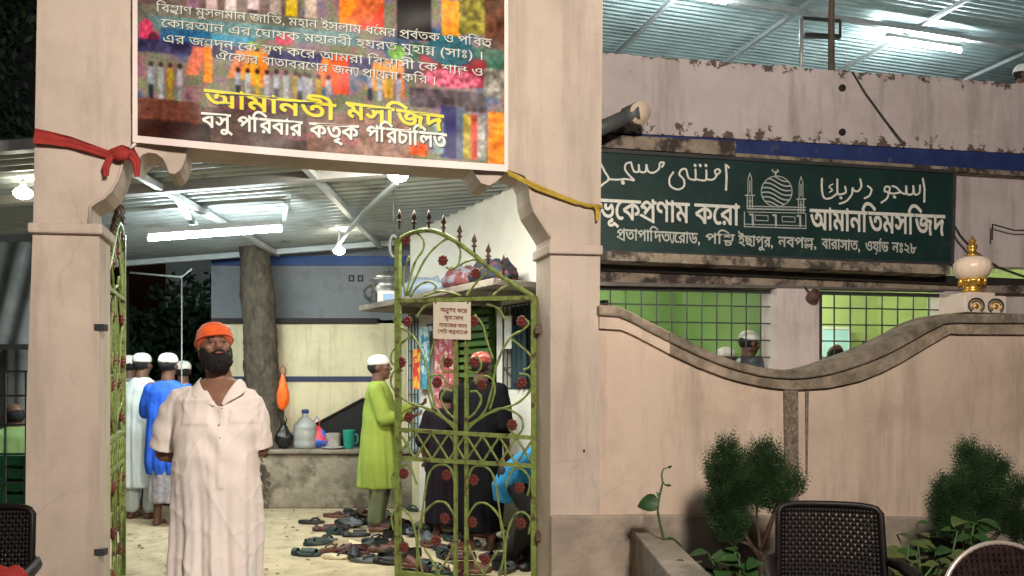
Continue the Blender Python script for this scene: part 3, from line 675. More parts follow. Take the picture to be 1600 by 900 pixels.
def btext(lines,dil,colm,shadow=None,k=4,dy=0,off=.004):
    rs=Ras(215,-10,790,262,k)
    for a in lines: text(rs,*a)
    rs.dil(dil)
    rs.mesh(lambda x,y:bcor(x+dy,y+dy)+G.nr*off).obj('lettering' if shadow is None else 'lettering_shadow',colm,bn)
L1=[("িব<শবপ_াণ মুসলমান জািত, মহান ইসলাম ধে^মর প_ব^তক ও পিবত_",244,768,6,62,12),("েকারআন এর েঘাষক মহানবী হযরত মুহা<মমদ (সাঃ) ।",252,756,30,82,12),
 ("এর জ<নমিদন েক <সমরণ কের আমরা িব<শববাসী েক শা<নিত ও",254,755,54,108,12),("ঐেক~র বাতাবরেণর জন~ প_া^থনা কির ।",337,682,81,121,12)]
btext(L1,.25,mat('print_dark_ink',(.04,.04,.05),.5,.1,10,0),True,3,1.1,.0028); btext(L1,.06,mat('print_pale_ink',(.60,.64,.58),.5,.15,30,0),None,4); mat('print_white_ink',(.80,.82,.76),.5,.05,10,0)
L2=[("আমানতী",320,524,140,164,24),("মসিজদ",541,692,160,181,24)]
btext(L2,1.5,MATS['print_dark_ink'],True,3,1.6,.0028); btext(L2,1.1,mat('print_yellow_ink',(.72,.66,.03),.5,.05,10,0),None,4)
L3=[("বসু",315,360,176,180,22),("পিরবার",371,472,182,191,22),("কতৃক",484,560,192,197,22),("পিরচািলত",572,697,197,210,22)]
btext(L3,1.3,MATS['print_dark_ink'],True,3,1.5,.0028); btext(L3,.75,MATS['print_white_ink'],None,4)

# cloth ties
t=thing('red_cloth_tie','red cloth strip tied round the left pillar holding the banner corner','cloth tie',G.pt(180,240,.05))
def ribbon(pl,pts,ws,off=.02,n=6,twist=0):
    mb=MB(); p=[np.array(q,float) for q in pts]; v=[];N=len(p)
    for i,q in enumerate(p):
        d=p[min(i+1,N-1)]-p[max(i-1,0)]; d/=np.linalg.norm(d); nrm=np.array((-d[1],d[0]))
        for k_ in range(n+1):
            f_=k_/n-.5; v.append(pl.pt(*(q+nrm*ws[i]*f_),off+.012*math.sin(k_*2.4+i*.9)+.012))
    f=[(i*(n+1)+k_,i*(n+1)+k_+1,(i+1)*(n+1)+k_+1,(i+1)*(n+1)+k_) for i in range(N-1) for k_ in range(n)]
    mb.add(v,f,True); mb.add([q-pl.nr*.004 for q in v],[g_[::-1] for g_ in f],True); return mb
ribbon(G,[(53,212),(80,216),(110,222),(140,232),(165,240),(185,244)],[24,20,17,15,13,14]).obj('strip',M_red,t)
ribbon(G,[(172,238),(190,234),(205,240),(213,252),(214,276)],[10,16,18,14,8],.03).obj('strip',M_red,t)
ribbon(G,[(176,240),(170,250),(165,262),(166,275)],[9,11,12,8],.035).obj('tail',M_red,t)
mb=MB(); mb.ell(G.pt(188,242,.045),(.05,.025,.032),10,8); mb.obj('knot',M_red,t)
t=thing('yellow_cord_tie','yellow cord tied across the right pillar to the banner corner','cord',G.pt(860,300,.03))
mb=MB(); mb.tube([G.pt(792,268,.05),G.pt(820,282,.03),G.pt(870,304,.02),G.pt(915,321,.02),G.pt(941,324,.02)],.012,8); mb.obj('cord',M_yel,t)
mb=MB(); mb.tube([G.pt(794,272,.045),G.pt(840,296,.025),G.pt(900,318,.02),G.pt(938,322,.02)],.009,8); mb.obj('cord',M_yel,t)
ribbon(G,[(930,320),(934,328),(933,345)],[6,7,4],.02).obj('tail',M_yel,t)
mb=MB(); mb.tube([G.pt(203,232,.05),G.pt(212,224,.05)],.008,6); mb.obj('banner_tie',M_ban,bn)
# ------------------------------------------------ courtyard roof
cr_=thing('courtyard_roof','corrugated tin roof sheets on steel bars over the courtyard behind the gateway','roof',(-2.5,7,2.9))
def rz(x): return 2.84+.077*(x+4.46)
corr('tin_sheets',lambda u,v,z:Vector((u,v,rz(u)+.03+z)),-9,.45,5.2,9.45,.135,.034,M_tin,cr_,8)
def rb(name,a,b,w,m=M_steel): mb=MB(); mb.bar(a,b,w); return mb.obj(name,m,cr_)
rb('front_beam',Vector((-9,5.15,rz(-9)-.02)),Vector((.3,5.15,rz(.3)-.02)),.07)
rb('cross_beam',Vector((-6,6.3,rz(-6)-.03)),Vector((.35,6.3,rz(.35)-.03)),.085,mat('dull_beam',(.30,.29,.28),.6,.2,6))
rb('eave_beam',Vector((-7,9.3,rz(-7)-.03)),Vector((-.9,9.3,rz(-.9)-.03)),.06,mat('white_beam',(.42,.47,.47),.5,.1,6))
for x in (-5.3,-2.75,-1.55): rb('rafter',Vector((x,5.2,rz(x)-.04)),Vector((x,9.4,rz(x)-.04)),.05)
rb('brace',P(463,240,6.2),P(444,342,7.6),.035,MATS['white_beam']); rb('brace',P(266,292,6.4),P(310,362,7.3),.045,MATS['white_beam']); rb('brace',P(620,285,6.4),P(568,332,7.3),.032,MATS['white_beam']); rb('brace',P(568,332,7.3),P(520,392,8.9),.03)
rb('brace',P(10,228,5.4),P(55,282,6.3),.04,MATS['white_beam'])
# lights
def tl2(a,b,s,label): return tl('tube_light',a,b,s,label)
tl2(P(232,373,7.0),P(440,358,7.1),190,'glaring white tube light under the courtyard tin roof behind the gateway')
def cfl(px,py,D,s,label,r=.045,col=(1,.93,.72)):
    c=P(px,py,D); t=thing('light_bulb',label,'light bulb',c)
    mb=MB(); mb.ell(c,(r*1.25,r,r*.8),14,10); mb.obj('bulb',lamp('bulb_glow',col,s),t)
    mb=MB(); mb.tube([c+Vector((0,0,r*.7)),c+Vector((0,0,r*1.6)),c+Vector((0,0,rz(c.x)-c.z))],[.022,.018,.006],8); mb.obj('holder',M_white,t)
cfl(622,274,5.9,150,'bright warm bulb hanging just under the banner near the gate spikes',.06)
cfl(530,392,8.5,90,'small warm bulb hanging before the blue band of the rear wall',.05)
cfl(36,302,5.9,60,'warm bulb glowing at the left edge beyond the left pillar',.055)
# added area lights facing down: brighten the courtyard, not the roof above
def down(loc,e,col,sx,sy,tilt=0):
    l=bpy.data.lights.new('courtyard_fill_light','AREA'); l.shape='RECTANGLE'; l.size=sx; l.size_y=sy; l.energy=e; l.color=col
    o=bpy.data.objects.new('courtyard_fill_light',l); o.location=loc; o.rotation_euler=(R(tilt),0,0); COL.objects.link(o)
down((-.75,5.7,2.95),78,(1,.96,.84),1.0,.12,25)
down((-3.2,7.2,2.75),56,(.92,1,.94),1.2,.12,12)

# ------------------------------------------------ rear wall
rw=thing('rear_wall','rear courtyard wall with navy bands over peeling cream plaster','wall',(-2.2,9.4,0))
def wpan(name,x0,x1,ya,yb,D,th,m,par=rw):
    mb=MB(); a=P(x0,ya,D);b=P(x1,yb,D); mb.box(a.x,b.x,D,D+th,b.z,a.z); return mb.obj(name,m,par)
wpan('upper_wall',330,700,380,500,9.75,.15,M_gwall)
wpan('upper_band',330,700,400,414,9.70,.06,mat('blue_band_paint',(.03,.07,.22),.6,.2,5))
wpan('sill',330,590,497,505,9.36,.5,M_dark)
wpan('cream_wall',330,760,505,860,9.4,.2,M_ywall)
wpan('navy_stripe',330,600,588,596,9.385,.02,mat('navy_stripe_paint',(.03,.04,.09),.7,.3,12))
for dx in (0,14):   # two small square marks
    mb=MB(); 
    for (a,b,c,d) in ((0,8,0,1.5),(0,8,8,9.5),(0,1.5,0,9.5),(6.5,8,0,9.5)): q=P(545+dx+a,430+c,9.74); e=P(545+dx+b,430+d,9.74); mb.box(q.x,e.x,9.735,9.75,e.z,q.z)
    mb.obj('square_mark',M_dark,rw)
bench=thing('masonry_ledge','low rough masonry ledge along the rear wall with a jug and bags on it','ledge',P(510,790,9.0))
mb=MB(); a=P(375,702,8.95); b=P(700,702,8.95); mb.box(a.x,b.x,8.95,9.39,0.0,a.z-.05); o=bev(mb.obj('base',mat('rough_masonry',(.26,.23,.175),.95,.35,5,1,14,0,(.14,.12,.09),(.5,.62),4),bench),.03)
mb=MB(); mb.box(a.x-.02,b.x,8.90,9.39,a.z-.05,a.z); bev(mb.obj('top',M_conc,bench),.02)
zt=a.z
# thin near-black triangular sheet against the cream wall, above the ledge
t=thing('black_triangle','black triangular sheet set flat against the cream wall behind the green man','sheeting',P(530,700,9.3))
mb=MB(); mb.prism([P(490,664,9.32),P(568,622,9.32),P(600,622,9.32),P(600,704,9.32),P(540,704,9.32),P(498,700,9.32)],Vector((0,.05,0))); mb.obj('sheet',mat('black_sheet',(.006,.006,.006),.6,.3,6),t)
mb=MB(); mb.tube([P(490,664,9.30),P(568,622,9.30)],.012,6); mb.obj('edge_bar',M_dark,t)
# jug, bags, cup
t=thing('water_jug','clear ribbed plastic water jug standing on the masonry ledge','jug',P(477,702,9.1)+Vector((0,0,0)))
c=Vector((P(477,702,9.1).x,9.1,zt))
mb=MB(); mb.lathe(c,[(.11,0),(.13,.01),(.13,.07),(.122,.09),(.13,.11),(.13,.19),(.122,.21),(.13,.23),(.125,.27),(.07,.33),(.035,.36),(.035,.40)],24); mb.obj('body',mat('cloudy_plastic',(.45,.48,.46),.25,.1,8,.05,30,trans=.3),t)
mb=MB(); mb.lathe(c,[(.04,.40),(.042,.44),(.0,.445)],14); mb.obj('cap',M_blue,t)
def bag(name,label,c,r,m,seed=0,handles=None,m2=None,par=None):
    t=thing(name,label,'bag',c-Vector((0,0,r[2])))
    mb=MB(); mb.ell((0,0,0),(1,1,1),22,16); vs=[]
    for v in mb.v:
        v=Vector(v); n=noise.noise(v*1.7+Vector((seed,0,0)))*.35+noise.noise(v*4+Vector((0,seed,0)))*.14; k_=1+n
        top=max(0,v.z)
        vs.append(c+Vector((v.x*r[0]*k_*(1-.5*top),v.y*r[1]*k_*(1-.5*top),v.z*r[2]*(1+.2*n))))
    mb.v=[tuple(v) for v in vs]; mb.obj('bag_body',m,t)
    mb=MB(); q=c+Vector((0,0,r[2]*.9)); mb.tube([q+Vector((-.02,0,0)),q+Vector((-.035,0,.07)),q+Vector((0,0,.12)),q+Vector((.035,0,.07)),q+Vector((.02,0,0))],.007,6); mb.obj('handle',m2 or m,t); return t
bag('plastic_bag','red and blue plastic bag slumped beside the water jug on the ledge',Vector((P(495,680,9.15).x,9.15,zt+.12)),(.14,.09,.13),mat('red_blue_bag',(.62,.05,.07),.4,.2,10,.3,40,0,(.05,.13,.55),(.49,.52),6),3)
bag('plastic_bag','small red carrier bag tip above the jug',Vector((P(483,660,9.2).x,9.2,zt+.30)),(.07,.05,.06),M_red,5) if 0 else None
bag('hanging_bag','orange bag hanging on the tree trunk beside the cream wall',P(442,613,8.80),(.065,.05,.20),mat('orange_bag',(.85,.14,.015),.5,.15,8,.4,30,0,(.75,.33,.02),(.55,.65),5),9,m2=M_red)
bag('black_bag','black plastic bag slumped by the foot of the tree',Vector((P(443,700,9.03).x,9.03,zt+.14)),(.10,.07,.14),mat('black_plastic',(.012,.012,.014),.25,.3,10,.5,30),12)
c=Vector((P(545,702,9.05).x,9.05,zt)); t=thing('plastic_mug','teal green plastic mug on the masonry ledge','mug',c)
mb=MB(); mb.lathe(c,[(.05,0),(.055,.01),(.065,.20),(.07,.21),(.06,.21),(.05,.02)],20); mb.obj('cup',mat('teal_plastic',(.02,.33,.24),.35,.1,8),t)
mb=MB(); mb.tube([c+Vector((.06,0,.17)),c+Vector((.10,0,.15)),c+Vector((.10,0,.08)),c+Vector((.06,0,.05))],.008,6); mb.obj('handle',MATS['teal_plastic'],t)
t=thing('metal_tray','small pale tray lying on the ledge near the mug','tray',Vector((P(520,706,9.0).x,9.0,zt)))
mb=MB(); mb.lathe(Vector((P(520,706,9.0).x,9.02,zt)),[(.10,0),(.13,.02),(.135,.022),(.10,.006)],20); mb.obj('dish',M_steel,t)
t=thing('folded_sack','grey folded sack against the black sheet on the ledge','sack',Vector((P(516,690,9.2).x,9.2,zt)))
mb=MB(); q=P(521,688,9.2); mb.box(q.x-.09,q.x+.08,9.12,9.26,zt,zt+.17); bev(mb.obj('sack',mat('grey_sack',(.30,.28,.25),.9,.3,12,.6,30),t),.03,3)

# ------------------------------------------------ tree through the roof
tr=thing('tree','mottled leaning tree trunk growing up through the courtyard roof','tree',Vector((P(424,740,9.15).x,9.15,0)))
def trunkpts(L,D): return [P(x,y,D) for x,y,_ in L],[r for *_,r in L]
def knob(mb,amp,fr):
    mb.v=[tuple(Vector(v)+Vector((noise.noise(Vector(v)*fr),noise.noise(Vector(v)*fr+Vector((9,0,0))),0))*amp) for v in mb.v]; return mb
pp,rr_=trunkpts([(424,806,.22),(423,760,.21),(420,700,.205),(416,640,.20),(409,580,.195),(405,500,.19),(401,440,.185),(398,400,.18),(392,330,.17),(386,200,.16),(380,60,.14)],9.15)
pth=[];rrr=[]
for i in range(len(pp)-1):
    for q in range(16): t_=q/16; pth.append(pp[i].lerp(pp[i+1],t_)); rrr.append(rr_[i]*(1-t_)+rr_[i+1]*t_)
mb=MB(); mb.tube(pth,[r*.95 for r in rrr],72); knob(mb,.02,4); knob(mb,.014,16); knob(mb,.01,45); mb.obj('trunk',M_bark,tr)

def leafcloud(clumps,n,size,seed,flat=.5):
    rs=np.random.RandomState(seed); mb=MB()
    for (c,r) in clumps:
        c=Vector(c)
        for _ in range(n):
            d=rs.normal(size=3); d/=np.linalg.norm(d); q=c+Vector(d*np.array(r)*(rs.rand()**.45))
            a=Vector(rs.normal(size=3)).normalized(); b=a.orthogonal().normalized(); a=a*size*(.6+rs.rand()*.8); b=b*size*.45
            mb.add([q-a*.5,q+b*.5,q+a*.5,q-b*.5],[(0,1,2,3)])
    return mb
cr2=[((-3.2+rng.rand()*2.2,8.9+rng.rand()*1.2,4.2+rng.rand()*1.8),(.7,.6,.5)) for _ in range(10)]
leafcloud(cr2,260,.14,5).obj('crown',M_leafd,tr)
bt=[('garden_tree','dark leafy tree filling the gap left of the trunk behind the courtyard',[(-4.6,12.2,1.5),(-4.0,12.5,2.2),(-3.6,12.2,1.2),(-4.9,12.4,2.6),(-3.9,12.3,.7),(-3.3,12.5,2.0)],(-4.2,12.4)),
    ('garden_tree','dark leafy tree rising over the left roof edge into the night sky',[(-8.5,12,4.6),(-8.2,12.5,5.6),(-7.4,12.4,5.1),(-8.8,12,6.4),(-7.8,12,6.3),(-9.3,12,5.4),(-8.2,12.2,3.9),(-7.6,12,7.2)],(-8.2,12.3)),
    ('garden_tree','dark tree half hidden behind the robed men at the left',[(-6.2,12.4,1.2),(-5.7,12.4,2.0),(-6.6,12.3,2.3),(-5.4,12.3,.9)],(-6,12.5))]
for nm,lb,cl,(tx,ty) in bt:
    t=thing(nm,lb,'tree',(tx,ty,0)); leafcloud([(c,(.75,.6,.6)) for c in cl],420,.16,int(-tx*10)).obj('crown',M_leafd,t)
    mb=MB(); mb.tube([(tx,ty,0),(tx+.05,ty,1.5),(tx,ty,max(c[2] for c in cl)-.2)],[.13,.11,.06],10); mb.obj('trunk',M_bark,t)
t=thing('far_fence','dark sheet fence closing the courtyard behind the robed men','fence',(-5.5,10.4,0))
mb=MB(); mb.box(-9,-3.3,10.4,10.45,0,1.25); mb.obj('sheet',mat('dark_sheet',(.035,.04,.045),.7,.4,4,.2,20),t)
for x in (-8,-6.5,-5,-3.4): mb=MB(); mb.bar((x,10.37,0),(x,10.37,2.85),.05); mb.obj('post',M_dsteel,t)
t=thing('thin_pole','thin pale pole frame standing against the dark trees','pole',P(284,780,9.0))
mb=MB(); a=P(284,430,9.0); mb.tube([Vector((a.x,9,0)),a],.008,6); mb.obj('pole',M_steel,t)
mb=MB(); mb.tube([P(203,426,9.0),P(284,433,9.0),P(300,420,9.0)],.012,6); mb.obj('crossbar',MATS['white_beam'],t)

# ------------------------------------------------ left edge beyond the pillar
t=thing('tin_partition','leaning corrugated tin partition beyond the left pillar','partition',(-5,7.4,0))
vs=[];fs=[];n=60
for i in range(n+1):
    x=-6.4+2.2*i/n; z_=.02*math.sin(i*2*math.pi/6); vs+=[Vector((x,7.6+z_,1.75)),Vector((x+.25,7.6+z_,2.75))]
fs=[(2*i,2*i+2,2*i+3,2*i+1) for i in range(n)]; mb=MB(); mb.add(vs,fs,True); mb.obj('sheet',mat('grey_tin_sheet',(.24,.27,.28),.4,.25,4,.1,20,.4),t)
mb=MB(); mb.bar((-6.4,7.56,1.75),(-4.0,7.56,1.75),.05); mb.bar((-4.35,7.56,0),(-4.15,7.56,2.8),.05); mb.obj('frame',M_dsteel,t)
t=thing('hanging_tarp','grey hanging tarp below the tin partition','tarp',(-5,8.0,.2))
vs=[];fs=[];n=80
for i in range(n+1):
    x=-6.6+2.4*i/n; z_=.05*math.sin(i*.55)+.03*math.sin(i*1.3)
    for z in (.15,.6,1.2,1.75): vs.append(Vector((x,8.0+z_*(1.3-z*.4),z)))
for i in range(n):
    for k_ in range(3): fs.append((4*i+k_,4*i+4+k_,4*i+5+k_,4*i+k_+1))
mb=MB(); mb.add(vs,fs,True); mb.obj('cloth',mat('grey_tarp',(.17,.19,.19),.8,.3,5),t)
t=thing('railing','dark metal railing with square mesh beyond the left pillar','railing',(-4.1,6.6,0))
mb=MB()
for x in np.arange(-5.2,-3.85,.17): mb.bar((x,6.6,.1),(x,6.6,1.5),.012)
for z in (.1,.34,.58,.82,1.06,1.3,1.5): mb.bar((-5.2,6.59,z),(-3.85,6.59,z),.016)
mb.obj('bars',M_dsteel,t)
t=thing('plastic_crate','green slatted plastic crate beyond the left pillar','crate',P(15,790,6.9))
mb=MB(); q=P(18,775,6.9)
for z in (0,.11,.22,.33): mb.box(q.x-.35,q.x+.22,6.75,7.05,q.z+z-.05,q.z+z+.03)
for dx in (-.33,0,.2): mb.box(q.x+dx,q.x+dx+.03,6.74,7.06,q.z-.05,q.z+.36)
mb.obj('slats',mat('green_plastic',(.012,.09,.04),.4,.2,8),t)
t2=MB(); t2.box(q.x-.3,q.x+.2,6.78,7.0,0,q.z-.05); t2.obj('stand',M_dark,t)
t=thing('white_sack','pale sack lying on top of the green crate','sack',P(25,742,6.9))
mb=MB(); mb.ell(P(30,762,6.88),(.14,.1,.035),16,8); mb.obj('sack',M_cap,t)

# ------------------------------------------------ mosque side wall in the courtyard
sw=thing('mosque_side_wall','whitewashed side wall of the mosque behind the green gate leaf','wall',S.loc(0,0,0))
def sp(name,x0,x1,z0,z1,off,th,m,par=sw):
    mb=MB(); s0,s1=S.s(x0,off),S.s(x1,off); mb.box(s0,s1,-off,-off+th,z0,z1,lambda s,d,z:S.loc(s,d,z)); return mb.obj(name,m,par)
zs=2.25
sp('upper_wall',641,862,zs,3.22,0,.15,M_swall)
sp('wall_left',636,641+0,0,zs,0,.15,M_swall)
sp('wall_between',655,676,0,zs,0,.15,M_swall); 
sp('wall_right',776,786,0,zs,0,.15,M_swall); sp('wall_under_window',786,834,0,1.36,0,.15,M_swall); sp('wall_right',834,870,0,zs,0,.15,M_swall)
sp('wall_over_window',786,834,2.12,zs,0,.15,M_swall)
sp('wall_under_window',641,655,0,.62,0,.15,M_ywall)
# dark interior behind
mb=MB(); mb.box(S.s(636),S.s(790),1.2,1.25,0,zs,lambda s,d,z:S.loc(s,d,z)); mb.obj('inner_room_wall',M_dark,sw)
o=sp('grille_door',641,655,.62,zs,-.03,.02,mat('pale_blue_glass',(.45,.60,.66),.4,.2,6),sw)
mb=MB(); s0,s1=S.s(641),S.s(655)
for i in range(4): s=s0+(s1-s0)*i/3; mb.bar(S.loc(s,-.02,.62),S.loc(s,-.02,zs),.012)
for z in np.arange(.65,zs,.16): mb.bar(S.loc(s0,-.02,z),S.loc(s1,-.02,z),.012)
mb.obj('grille',M_dsteel,o)
o=sp('shutter',716,768,1.45,2.15,-.02,.04,mat('green_slat_paint',(.08,.17,.035),.6,.2,8),sw)
mb=MB(); s0,s1=S.s(716),S.s(768)
for z in np.arange(1.47,2.14,.075): mb.box(s0,s1,-.035,.0,z,z+.045,lambda s,d,z:S.loc(s,d+.0,z))
mb.obj('slats',MATS['green_slat_paint'],o)
o=sp('window',786,834,1.36,2.12,-.10,.03,mat('bluish_window',(.03,.05,.07),.3,.3,5),sw)
mb=MB(); s0,s1=S.s(786),S.s(834)
for i in range(8): s=s0+(s1-s0)*i/7; mb.bar(S.loc(s,0,1.36),S.loc(s,0,2.12),.012)
for z in (1.36,1.55,1.74,1.93,2.12): mb.bar(S.loc(s0,0,z),S.loc(s1,0,z),.014)
mb.obj('grille',M_dsteel,o)
t=thing('door_curtain','pink patterned curtain hanging in the doorway behind the gate leaf','curtain',S.loc(S.s(698),-.05,.55))
def drape(name,x0,x1,z0,z1,off,m,par,amp=.03,waves=5):
    s0,s1=S.s(x0,off),S.s(x1,off); vs=[];n=50
    for i in range(n+1):
        for z in np.linspace(z0,z1,5): vs.append(S.loc(s0+(s1-s0)*i/n,-off+amp*math.sin(2*math.pi*waves*i/n)*(1.2-.2*z/z1),z))
    mb=MB(); mb.add(vs,[(5*i+k_,5*i+5+k_,5*i+6+k_,5*i+k_+1) for i in range(n) for k_ in range(4)],True); return mb.obj(name,m,par)
drape('cloth',678,716,.75,2.02,.05,mat('pink_pattern_cloth',(.42,.10,.12),.8,.3,14,.2,40,0,(.62,.42,.40),(.50,.54),11),t)
mb=MB(); mb.bar(S.loc(S.s(675),-.06,2.03),S.loc(S.s(722),-.06,2.03),.02); mb.obj('rod',M_dsteel,t)
t=thing('blue_towel','blue and white towel hanging beside the pink curtain','towel',S.loc(S.s(664),-.06,1.2)); drape('cloth',657,671,1.35,2.0,.08,mat('blue_white_cloth',(.06,.30,.42),.8,.2,6,.2,40,0,(.6,.7,.7),(.5,.55),9),t,.02,3)
t=thing('red_yellow_cloth','red and yellow cloth hung on the wall hooks behind the gate','cloth',S.loc(S.s(650),-.1,1.3)); drape('cloth',645,656,1.35,1.78,.12,mat('red_yellow_pattern',(.60,.05,.04),.8,.2,6,.2,40,0,(.75,.40,.05),(.48,.52),7),t,.02,2)
t=thing('dark_shirt','dark shirt hanging at the barred window','shirt',S.loc(S.s(808),-.06,1.5)); drape('cloth',800,822,1.40,1.92,.06,mat('dark_teal_cloth',(.02,.05,.06),.8,.2,6),t,.02,3)
t=thing('white_paper','white paper hanging in the barred window','paper',S.loc(S.s(795),-.04,1.8)); sp('sheet',788,799,1.72,2.02,.05,.01,M_white,t); mb=MB(); mb.tube([S.loc(S.s(794),-.05,2.02),S.loc(S.s(794),-.02,2.06)],.006,6); mb.obj('pin',M_iron,t)
# awning slab and things on it
aw=thing('awning_slab','thin concrete awning slab jutting from the side wall above the doorway','awning',S.loc(S.s(740),-.3,2.19))
mb=MB(); mb.box(S.s(641),S.s(866),-.62,-.001,2.19,2.25,lambda s,d,z:S.loc(s,d,z)); bev(mb.obj('slab',M_conc,aw),.01)
mb=MB(); 
for px in (690,780,840): mb.box(S.s(px)-.03,S.s(px)+.03,-.5,-.001,2.12,2.19,lambda s,d,z:S.loc(s,d,z))
mb.obj('brackets',M_conc,aw)
c=P(606,466,8.75); c.z=2.25
t=thing('cooking_pot','large dull steel cooking pot with ring handles on the awning end','pot',c)
mb=MB(); mb.lathe(c,[(.10,0),(.17,.02),(.19,.10),(.18,.20),(.15,.25),(.20,.28),(.20,.29),(.14,.26),(.0,.25)],24); mb.obj('body',mat('dull_steel_pot',(.30,.30,.29),.35,.2,10,.1,40,.8),t)
mb=MB(); mb.lathe(c+Vector((0,0,.29)),[(.19,0),(.15,.05),(.06,.09),(.02,.10),(.025,.13),(.0,.14)],20); mb.obj('lid',MATS['dull_steel_pot'],t)
for sx in (-1,1): mb=MB(); mb.tube([c+Vector((sx*(.17+.09*math.sin(a_)),0,.16+.07*math.cos(a_))) for a_ in np.linspace(0,math.pi,10)],.014,8); mb.obj('handle',M_dsteel,t)
c=P(588,478,8.62); c.z=2.25; t=thing('kettle','small dark kettle with curved spout at the tip of the awning','kettle',c)
mb=MB(); mb.lathe(c,[(.05,0),(.07,.03),(.06,.10),(.03,.14),(.02,.16)],16); mb.obj('body',M_dsteel,t); mb=MB(); mb.tube([c+Vector((-.05,0,.05)),c+Vector((-.12,0,.09)),c+Vector((-.14,0,.17))],[.018,.014,.01],8); mb.obj('spout',M_dsteel,t)
mb=MB(); mb.tube([c+Vector((-.04,0,.13)),c+Vector((0,0,.24)),c+Vector((.05,0,.13))],.008,6); mb.obj('handle',M_dsteel,t)
c=P(606,458,8.45); c.z=2.25; t=thing('white_box','small white and blue carton in front of the cooking pot','box',c)
mb=MB(); mb.box(-.10,.10,-.06,.06,0,.13,lambda x,y,z:c+Vector((x,y,z))); bev(mb.obj('carton',M_white,t),.005); mb=MB(); mb.box(-.04,.07,-.062,-.06,.03,.10,lambda x,y,z:c+Vector((x,y,z))); mb.obj('blue_patch',mat('pale_blue_print',(.35,.48,.75)),t)
c=S.loc(S.s(700),-.3,2.25); t=thing('cloth_bundle','pale blue folded cloth bundle lying on the awning','bundle',c)
mb=MB(); mb.ell((0,0,0),(1,1,1),24,14); mb.v=[tuple(c+S.t*(v[0]*.42*(1+.2*noise.noise(Vector(v)*2)))-S.nr*(v[1]*.16)+Vector((0,0,.10+v[2]*.11*(1+.5*noise.noise(Vector(v)*3))))) for v in mb.v]; mb.obj('cloth',mat('pale_blue_cloth',(.40,.48,.62),.8,.15,6,.4,20),t)
for px,nm,lb,m in ((770,'cloth_bundle','dark red and grey bundle of clothes on the near part of the awning',mat('dark_red_cloth',(.20,.06,.06),.8,.4,14,.4,30,0,(.25,.25,.32),(.5,.55),9)),(815,'cloth_bundle','dark navy bundle beside the right pillar on the awning',mat('dark_navy_cloth',(.03,.035,.06),.8,.4,10,.4,30,0,(.22,.05,.05),(.55,.6),8))):
    c=S.loc(S.s(px),-.3,2.25); t=thing(nm,lb,'bundle',c)
    mb=MB(); mb.ell((0,0,0),(1,1,1),24,14); mb.v=[tuple(c+S.t*(v[0]*.27*(1+.3*noise.noise(Vector(v)*2+Vector((px,0,0)))))-S.nr*(v[1]*.2)+Vector((0,0,.10+v[2]*.12*(1+.6*noise.noise(Vector(v)*3))))) for v in mb.v]; mb.obj('cloth',m,t)
t=thing('wall_hook_chain','black coil hanging under the roof beside the gate top','coil',P(615,400,6.6)); mb=MB()
q=P(615,385,6.6); mb.tube([q+Vector((.03*math.cos(a_),0,.09*math.sin(a_))) for a_ in np.linspace(0,2*math.pi,20)],.016,6); mb.tube([q+Vector((0,0,.09)),Vector((q.x,6.6,rz(q.x)))],.006,6); mb.obj('coil',M_dsteel,t)
# ------------------------------------------------ people
def fuse(mb,voxel,smooth=4,name='tmp'):
    me=bpy.data.meshes.new(name); me.from_pydata(mb.v,[],mb.f); me.update()
    bm=bmesh.new(); bm.from_mesh(me); bmesh.ops.recalc_face_normals(bm,faces=bm.faces); bm.to_mesh(me); bm.free()
    o=bpy.data.objects.new(name,me); COL.objects.link(o)
    r=o.modifiers.new('r','REMESH'); r.mode='VOXEL'; r.voxel_size=voxel
    if smooth: s=o.modifiers.new('s','SMOOTH'); s.iterations=smooth; s.factor=.5
    dg=bpy.context.evaluated_depsgraph_get(); dg.update(); m=bpy.data.meshes.new_from_object(o.evaluated_get(dg)); bpy.data.objects.remove(o)
    a=np.zeros(len(m.vertices)*3); m.vertices.foreach_get('co',a); a=a.reshape(-1,3); n=np.zeros_like(a).ravel(); m.vertices.foreach_get('normal',n); n=n.reshape(-1,3)
    f=[tuple(p.vertices) for p in m.polygons]; return a,n,f
def cap_(mb,p0,r0,p1,r1,n=12):      # tapered capsule
    p0=Vector(p0);p1=Vector(p1); d=(p1-p0); L=d.length; d=d/L if L>1e-6 else Vector((0,0,1)); P_=[];R_=[]
    for t in (0,.35,.7): P_.append(p0-d*r0*(1-t)); R_.append(r0*math.sqrt(max(.02,1-(1-t)**2)))
    for t in (0,.5,1): P_.append(p0.lerp(p1,t)); R_.append(r0+(r1-r0)*t)
    for t in (.35,.7,1): P_.append(p1+d*r1*t*.98); R_.append(r1*math.sqrt(max(.02,1-t*t*.96)))
    return mb.tube(P_,R_,n)
def rings(mb,L,n=28,sq=2.3):        # L: (z,cx,cy,rx,ry)
    rr=[]
    for z,cx,cy,rx,ry in L:
        r=[]
        for k in range(n):
            t=2*math.pi*k/n; c,s=math.cos(t),math.sin(t); r.append(Vector((cx+rx*abs(c)**(2/sq)*(1 if c>0 else -1),cy+ry*abs(s)**(2/sq)*(1 if s>0 else -1),z)))
        rr.append(r)
    return mb.loft(rr)
